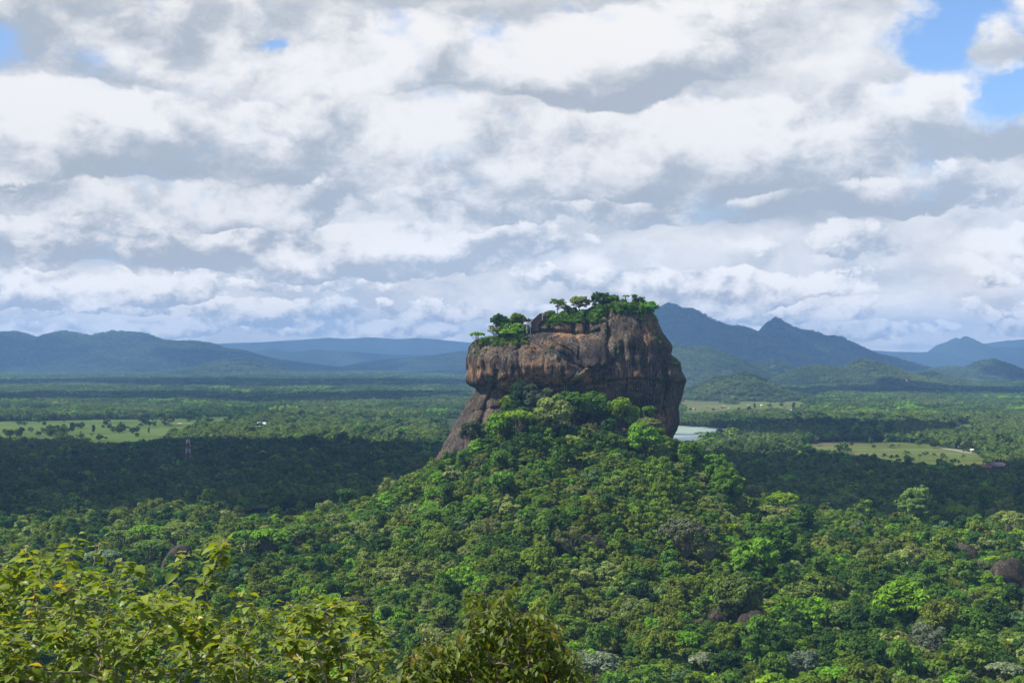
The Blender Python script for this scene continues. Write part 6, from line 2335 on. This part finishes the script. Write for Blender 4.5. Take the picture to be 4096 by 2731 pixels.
# lone trees of the pasture and the paddies: column, row of the foot, width and height in px
FIELD = [
    (19.0, 425.6, 6.0, 5.6, 'ragged', 0, 'olive', "ragged tree at the far pasture edge, end away from rock"), (24.8, 425.4, 4.6, 4.6, 'ragged', 1, 'mid', "smaller tree beside the ragged far edge one"),
    (44.4, 425.6, 3.8, 4.6, 'round', 0, 'dark', "little round tree alone on the far pasture"), (64.2, 425.8, 3.0, 2.6, 'round', 1, 'dark', "tiny bush on the far pasture"),
    (72.2, 431.4, 7.4, 9.8, 'column', 0, 'dark', "tall dark twin topped tree in the middle of the pasture"), (82.2, 428.0, 6.0, 5.0, 'round', 2, 'mid', "round tree behind the twin topped one"),
    (93.7, 432.4, 4.8, 8.4, 'column', 1, 'dark', "narrow dark tree on the rock side of the twin topped one"), (103.4, 428.0, 3.6, 3.8, 'round', 3, 'mid', "small tree beside a leafy bush in the pasture"),
    (109.7, 429.0, 5.0, 5.4, 'round', 4, 'mid', "leafy bush like tree in the rock end of the pasture"), (119.6, 432.9, 7.6, 8.4, 'round', 1, 'olive', "spreading olive tree in the rock end of the pasture"),
    (149.5, 426.2, 7.6, 7.0, 'round', 0, 'dark', "dark tree at the rock end edge of the pasture"), (149.0, 433.0, 3.0, 6.2, 'column', 0, 'dark', "thin dark columnar tree at the rock end of the pasture"),
    (31.1, 433.3, 6.2, 7.2, 'wispy', 0, 'dry', "half bare tree in the pasture end away from the rock"), (22.3, 433.0, 5.4, 6.8, 'round', 3, 'dark', "dark tree behind the half bare pasture tree"),
    (51.3, 430.7, 3.6, 4.2, 'wispy', 1, 'brown', "small bare brown tree in open pasture"), (38.9, 435.8, 5.4, 5.4, 'round', 2, 'mid', "rounded bush in front of the half bare pasture tree"),
    (62.5, 437.0, 5.4, 5.0, 'ragged', 2, 'olive', "tilted ragged tree in the near pasture"), (99.7, 440.8, 8.0, 7.6, 'round', 0, 'mid', "handsome round tree at the near pasture edge"),
    (106.0, 438.8, 3.2, 2.8, 'round', 4, 'dark', "small ball shaped bush beside the handsome round tree"), (81.3, 434.8, 2.6, 4.6, 'wispy', 0, 'brown', "thin leafless sapling in the middle of the pasture"),
    (91.9, 436.6, 4.6, 4.0, 'wispy', 1, 'olive', "flat thin tree in the near pasture"), (137.2, 436.6, 4.2, 4.8, 'round', 1, 'mid', "round tree at the near rock side corner of the pasture"),
    (10.0, 437.0, 9.0, 8.4, 'great', 1, 'olive', "big olive tree at the near corner away from the rock"), (18.4, 437.4, 8.6, 9.6, 'great', 1, 'bright', "big bright tree beside the big olive corner tree"),
    (128.0, 429.5, 5.4, 4.4, 'wispy', 0, 'olive', "low crooked thin tree in the rock end of the pasture"), (141.0, 427.0, 5.0, 4.6, 'ragged', 0, 'olive', "ragged tree near the rock end pasture edge"),
    (873.5, 447.6, 4.2, 3.6, 'round', 2, 'mid', "round bush in the rock side part of the paddy field"), (851.5, 446.0, 4.0, 5.2, 'round', 0, 'mid', "round tree at the rock side tip of the paddy field"),
    (898.8, 447.4, 3.0, 3.2, 'wispy', 1, 'olive', "small leaning tree in the middle of the paddy field"), (942.5, 459.6, 6.4, 7.6, 'wispy', 0, 'dry', "bare branched tree at the near edge of the paddy field"),
    (918.5, 446.2, 6.0, 6.4, 'round', 3, 'lime', "light green tree at the far edge of the paddy field"), (934.0, 447.6, 9.0, 9.0, 'great', 1, 'olive', "broad tree at the start of the dusty road"),
    (963.0, 451.0, 7.4, 8.0, 'round', 4, 'mid', "leafy tree in front of the yellow roofed house"), (738.6, 411.2, 3.2, 4.6, 'column', 0, 'dark', "dark tree on the near rice terraces"),
    (749.0, 411.0, 4.0, 5.4, 'round', 1, 'dark', "round dark tree by the near terrace palms"), (713.0, 410.6, 3.0, 3.2, 'round', 0, 'mid', "small tree among the terrace huts"),
    (682.0, 411.0, 3.4, 3.4, 'round', 2, 'dark', "small dark tree on the terraces next to the rock"), (690.4, 410.4, 3.2, 3.0, 'round', 3, 'mid', "round bush on the terraces near the rock"),
    (754.5, 408.0, 3.8, 5.4, 'column', 1, 'dark', "tall dark tree in the middle terraces"), (793.6, 408.6, 5.0, 6.8, 'column', 0, 'dark', "double crowned dark tree on the terraces away from rock"),
    (781.0, 406.8, 4.2, 4.4, 'round', 4, 'mid', "rounded tree beside the double crowned terrace tree"), (769.0, 406.6, 4.6, 3.6, 'round', 0, 'mid', "wide bush on the middle terraces"),
]
for i, (u, v, w_, h_, fm, bi, hu, lab) in enumerate(FIELD):
    x, y = at_ground(u, v, 0.5)
    k = NEAR[fm][bi]
    r = w_ / 2 / F * y
    hm_ = h_ / F * y
    sz = hm_ / k.top
    tree(x, y, 0.5, r, sz, k, np.array(HUES[hu]) * 0.62, lab, name="field_tree", group="lone trees on the open fields", rz_=i * 1.1)


# ------------------------------------------------------------------ leafy shrubs right below the viewpoint
def leaf_shape(nl=5, heart=True):
    """a leaf blade of length 1 along +x, folded along its midrib and drooping at the tip"""
    ts_ = np.linspace(0, 1, nl + 1)
    V, Fc = [], []
    for i, t in enumerate(ts_):
        if heart:
            w_ = 0.43 * (math.sin(math.pi * min(1.0, (t * 0.86 + 0.14)) ** 0.72)) ** 0.9 if 0 < t < 1 else (0.16 if t == 0 else 0.0)
        else:
            w_ = 0.19 * math.sin(math.pi * (0.08 + 0.92 * t)) ** 0.8 if t < 1 else 0.0
        z = -0.26 * t * t
        back = -0.06 if (heart and i == 0) else 0.0
        V += [(t + back, w_, z + w_ * 0.30), (t, 0, z), (t + back, -w_, z + w_ * 0.30)]
    for i in range(nl):
        a = i * 3
        Fc += [(a, a + 1, a + 4, a + 3), (a + 1, a + 2, a + 5, a + 4)]
    return np.array(V, np.float32), np.array(Fc, np.int32)


def big_leaf_material(name, c_lo, c_hi, c_old, trans, rough, spec):
    m, b, out = material(name)
    at_ = b.new('ShaderNodeAttribute', attribute_name='leaf')
    f = at_.outputs['Fac']
    vein = b.new('ShaderNodeAttribute', attribute_name='across')
    c = b.mixc(b.smooth(f, 0.1, 0.95), c_lo, c_hi)
    c = b.mixc(b.smooth(f, 0.965, 1.0), c, c_old)
    c = b.mixc(b.smooth(vein.outputs['Fac'], 0.12, 0.0, 0.0, 0.35), c, b.vm('SCALE', c, scale=1.6))
    p = b.new('ShaderNodeBsdfPrincipled')
    b.put(p.inputs['Base Color'], c)
    p.inputs['Roughness'].default_value = rough
    p.inputs['Specular IOR Level'].default_value = spec
    t = b.new('ShaderNodeBsdfTranslucent')
    b.put(t.inputs[0], b.vm('MULTIPLY', c, (1.5, 1.35, 0.45)))
    mx = b.new('ShaderNodeMixShader')
    mx.inputs[0].default_value = trans
    b.l.new(p.outputs[0], mx.inputs[1])
    b.l.new(t.outputs[0], mx.inputs[2])
    b.l.new(mx.outputs[0], out.inputs[0])
    return m


def basis(d, up):
    """columns: leaf direction, across, blade normal"""
    x = unit(d)
    y = unit(np.cross(up, x))
    z = np.cross(x, y)
    return np.stack([x, y, z], -1)


def shrub(name, label, root_xy, outline, n_tip, shoots, y_rng, leaf_len, heart, mat, seed, per=(6, 10), droop=0.35, depth_v=120, wood=None, leaf_w=1.0):
    rng = np.random.default_rng(seed)
    ou = np.array([p[0] for p in outline], float)
    ov = np.array([p[1] for p in outline], float)
    root = empty(name, (root_xy[0], root_xy[1], 130.8))
    tag(root, label, "shrub")
    base = np.array([root_xy[0], root_xy[1], 130.8])
    tips = []
    for k in range(n_tip):
        u = rng.uniform(ou[0], ou[-1])
        top = np.interp(u, ou, ov)
        v = top + depth_v * rng.uniform(0, 1) ** 1.25 + 2
        y = rng.uniform(*y_rng)
        tips.append((*at(u, v, y), 1.0))
    for u, v, y in shoots:
        tips.append((*at(u, v, y), 1.15))
    tips = np.array(tips)
    # grow: every tip joins the nearest lower wood
    order = np.argsort(np.linalg.norm(tips[:, :3] - base, axis=1))
    nodes = [base]
    parent = [-1]
    for k in range(4):      # a few leading stems
        q = base + np.array([rng.normal() * 0.5, rng.normal() * 0.25, 0.7])
        nodes.append(q)
        parent.append(0)
    ends = []
    for ti in order:
        t = tips[ti, :3]
        N = np.array(nodes)
        dv = t - N
        dist = np.linalg.norm(dv, axis=1)
        cost = dist + np.where(dv[:, 2] < 0.12 * dist, 2.5, 0) + 0.25 * np.abs(dv[:, 1])
        j = int(np.argmin(cost[: len(nodes)]))
        a = N[j]
        L_ = dist[j]
        ns = max(2, int(L_ / 0.16))
        bow = np.array([rng.normal() * 0.05, rng.normal() * 0.05, -0.10]) * L_
        prev = j
        for s in range(1, ns + 1):
            f = s / ns
            p = a + (t - a) * f + bow * math.sin(math.pi * f) + rng.normal(size=3) * 0.012 * (f < 1)
            nodes.append(p)
            parent.append(prev)
            prev = len(nodes) - 1
        ends.append((prev, ti))
    nodes = np.array(nodes)
    cnt = np.zeros(len(nodes))
    for e, _ in ends:
        k = e
        while k >= 0:
            cnt[k] += 1
            k = parent[k]
    rad = 0.0032 * np.maximum(cnt, 1) ** 0.42
    # tubes from each end down to wood already drawn
    done = np.zeros(len(nodes), bool)
    pcs = []
    for e, _ in ends[::-1]:
        ch = [e]
        k = e
        while parent[k] >= 0:
            k = parent[k]
            ch.append(k)
            if done[k]:
                break
        done[ch] = True
        if len(ch) > 1:
            pcs.append(tube([nodes[q] - base for q in ch], [rad[q] for q in ch], 5))
    part("branches", pcs, wood, root, smooth=True)
    # leaves
    lv, lf = leaf_shape(heart=heart)
    lv[:, 1] *= leaf_w
    P, D, U, S, A = [], [], [], [], []
    for e, ti in ends:
        tip = nodes[e]
        sdir = unit(nodes[e] - nodes[parent[e]])
        big_ = tips[ti, 3]
        n = rng.integers(per[0], per[1] + 1)
        for k in range(n):
            az_ = k * 2.4 + rng.uniform(-0.4, 0.4)
            back = (k / n) ** 1.3 * rng.uniform(0.10, 0.26) * big_
            age = k / n
            d = np.array([math.cos(az_), math.sin(az_), 0.30 - droop * (0.5 + age) + rng.normal() * 0.18])
            P.append(tip - sdir * back + unit(d) * rng.uniform(0.015, 0.05))
            D.append(d)
            U.append(np.array([0, 0, 1.0]) + rng.normal(size=3) * 0.28)
            S.append(leaf_len * rng.uniform(0.42, 1.05) * (0.65 + 0.5 * min(1, age * 2)) * big_)
            A.append(np.clip(rng.normal() * 0.17 + 0.62 - 0.25 * age, 0, 0.95) if rng.uniform() > 0.035 else 1.0)
        # a few leaves along the twig below
        k = e
        for s in range(5):
            k = parent[k]
            if k < 0:
                break
            if rng.uniform() < 0.45:
                az_ = rng.uniform(0, 6.28)
                d = np.array([math.cos(az_), math.sin(az_), -0.3 + rng.normal() * 0.2])
                P.append(nodes[k] + unit(d) * 0.03)
                D.append(d)
                U.append(np.array([0, 0, 1.0]) + rng.normal(size=3) * 0.3)
                S.append(leaf_len * rng.uniform(0.7, 1.1))
                A.append(np.clip(rng.normal() * 0.15 + 0.35, 0, 0.9))
    P, D, U, S, A = (np.array(q) for q in (P, D, U, S, A))
    B = basis(D, U)
    W = np.einsum('nij,kj->nki', B, lv) * S[:, None, None] + (P - base)[:, None, :]
    n, k = len(P), len(lv)
    Fa = (lf[None] + (np.arange(n) * k)[:, None, None]).reshape(-1, 4)
    mesh_np("foliage", W.reshape(-1, 3), Fa, [mat], smooth=True, attrs={'leaf': np.repeat(A, k), 'across': np.tile(np.abs(lv[:, 1]) / 0.4, n)}, parent=root)
    return root


m_lime_leaf = big_leaf_material("lime_leaf", (0.090, 0.150, 0.014), (0.265, 0.325, 0.038), (0.42, 0.33, 0.03), 0.42, 0.42, 0.35)
m_olive_leaf = big_leaf_material("olive_leaf", (0.050, 0.085, 0.009), (0.150, 0.195, 0.022), (0.20, 0.14, 0.02), 0.36, 0.5, 0.25)
m_twig = bark_material("pale_twig", (0.17, 0.13, 0.085), (0.34, 0.28, 0.20))
m_twig2 = bark_material("dark_twig", (0.10, 0.075, 0.05), (0.18, 0.14, 0.10))
OUT_L = [(-30, 560), (0, 566), (14, 552), (30, 548), (50, 558), (68, 556), (80, 566), (95, 566), (110, 578), (128, 574), (142, 590), (158, 588), (175, 592), (200, 600), (222, 612), (250, 632)]
shrub("leafy_shrub", "large lime green shrub with big heart shaped leaves and pale twigs below the viewpoint", (-3.3, 13.2), OUT_L, 400,
      [(78, 534, 12.8), (76, 545, 12.9), (97, 543, 13.0), (100, 541, 13.1), (22, 545, 12.4), (55, 554, 12.6), (70, 553, 12.7), (122, 561, 13.2), (128, 562, 13.2), (142, 572, 13.2), (222, 537, 13.0), (218, 545, 13.0), (226, 548, 13.1),
       (190, 550, 12.8), (184, 556, 12.7), (206, 560, 13.0), (215, 569, 13.0), (199, 575, 13.1), (205, 583, 13.0), (150, 579, 13.2), (168, 586, 13.3), (160, 600, 13.2), (28, 552, 12.4), (8, 560, 12.3)],
      (11.4, 15.2), 0.100, True, m_lime_leaf, 4, wood=m_twig, per=(5, 9))
OUT_M = [(215, 628), (235, 612), (246, 600), (262, 612), (275, 600), (300, 604), (322, 592), (345, 596), (362, 608), (378, 622), (392, 648), (400, 676)]
shrub("leafy_shrub", "lower lime green shrub with thinner upright shoots beside the large one", (-1.95, 13.6), OUT_M, 180,
      [(244, 586, 13.4), (240, 592, 13.4), (320, 591, 13.4), (341, 594, 13.5), (326, 600, 13.4), (284, 600, 13.3), (296, 606, 13.3), (350, 603, 13.4), (377, 622, 13.4), (384, 628, 13.4), (310, 598, 13.3), (336, 600, 13.3), (268, 604, 13.3)],
      (12.2, 15.0), 0.095, True, m_lime_leaf, 8, wood=m_twig, per=(5, 9), depth_v=90)
OUT_C = [(402, 664), (412, 650), (425, 634), (440, 636), (458, 630), (464, 606), (474, 592), (486, 586), (498, 590), (512, 596), (524, 606), (540, 604), (556, 616), (568, 634), (578, 654), (584, 676)]
shrub("olive_shrub", "dark olive shrub with drooping pointed glossy leaves standing in front of the slope", (-0.2, 12.6), OUT_C, 760,
      [(519, 578, 12.6), (514, 582, 12.6), (506, 587, 12.6), (478, 594, 12.5), (484, 592, 12.5), (426, 628, 12.5), (448, 634, 12.4), (404, 658, 12.4), (545, 602, 12.6), (556, 612, 12.6), (572, 646, 12.5), (468, 590, 12.5)],
      (11.7, 13.8), 0.086, False, m_olive_leaf, 12, per=(6, 10), droop=1.0, wood=m_twig2, depth_v=105, leaf_w=1.25)
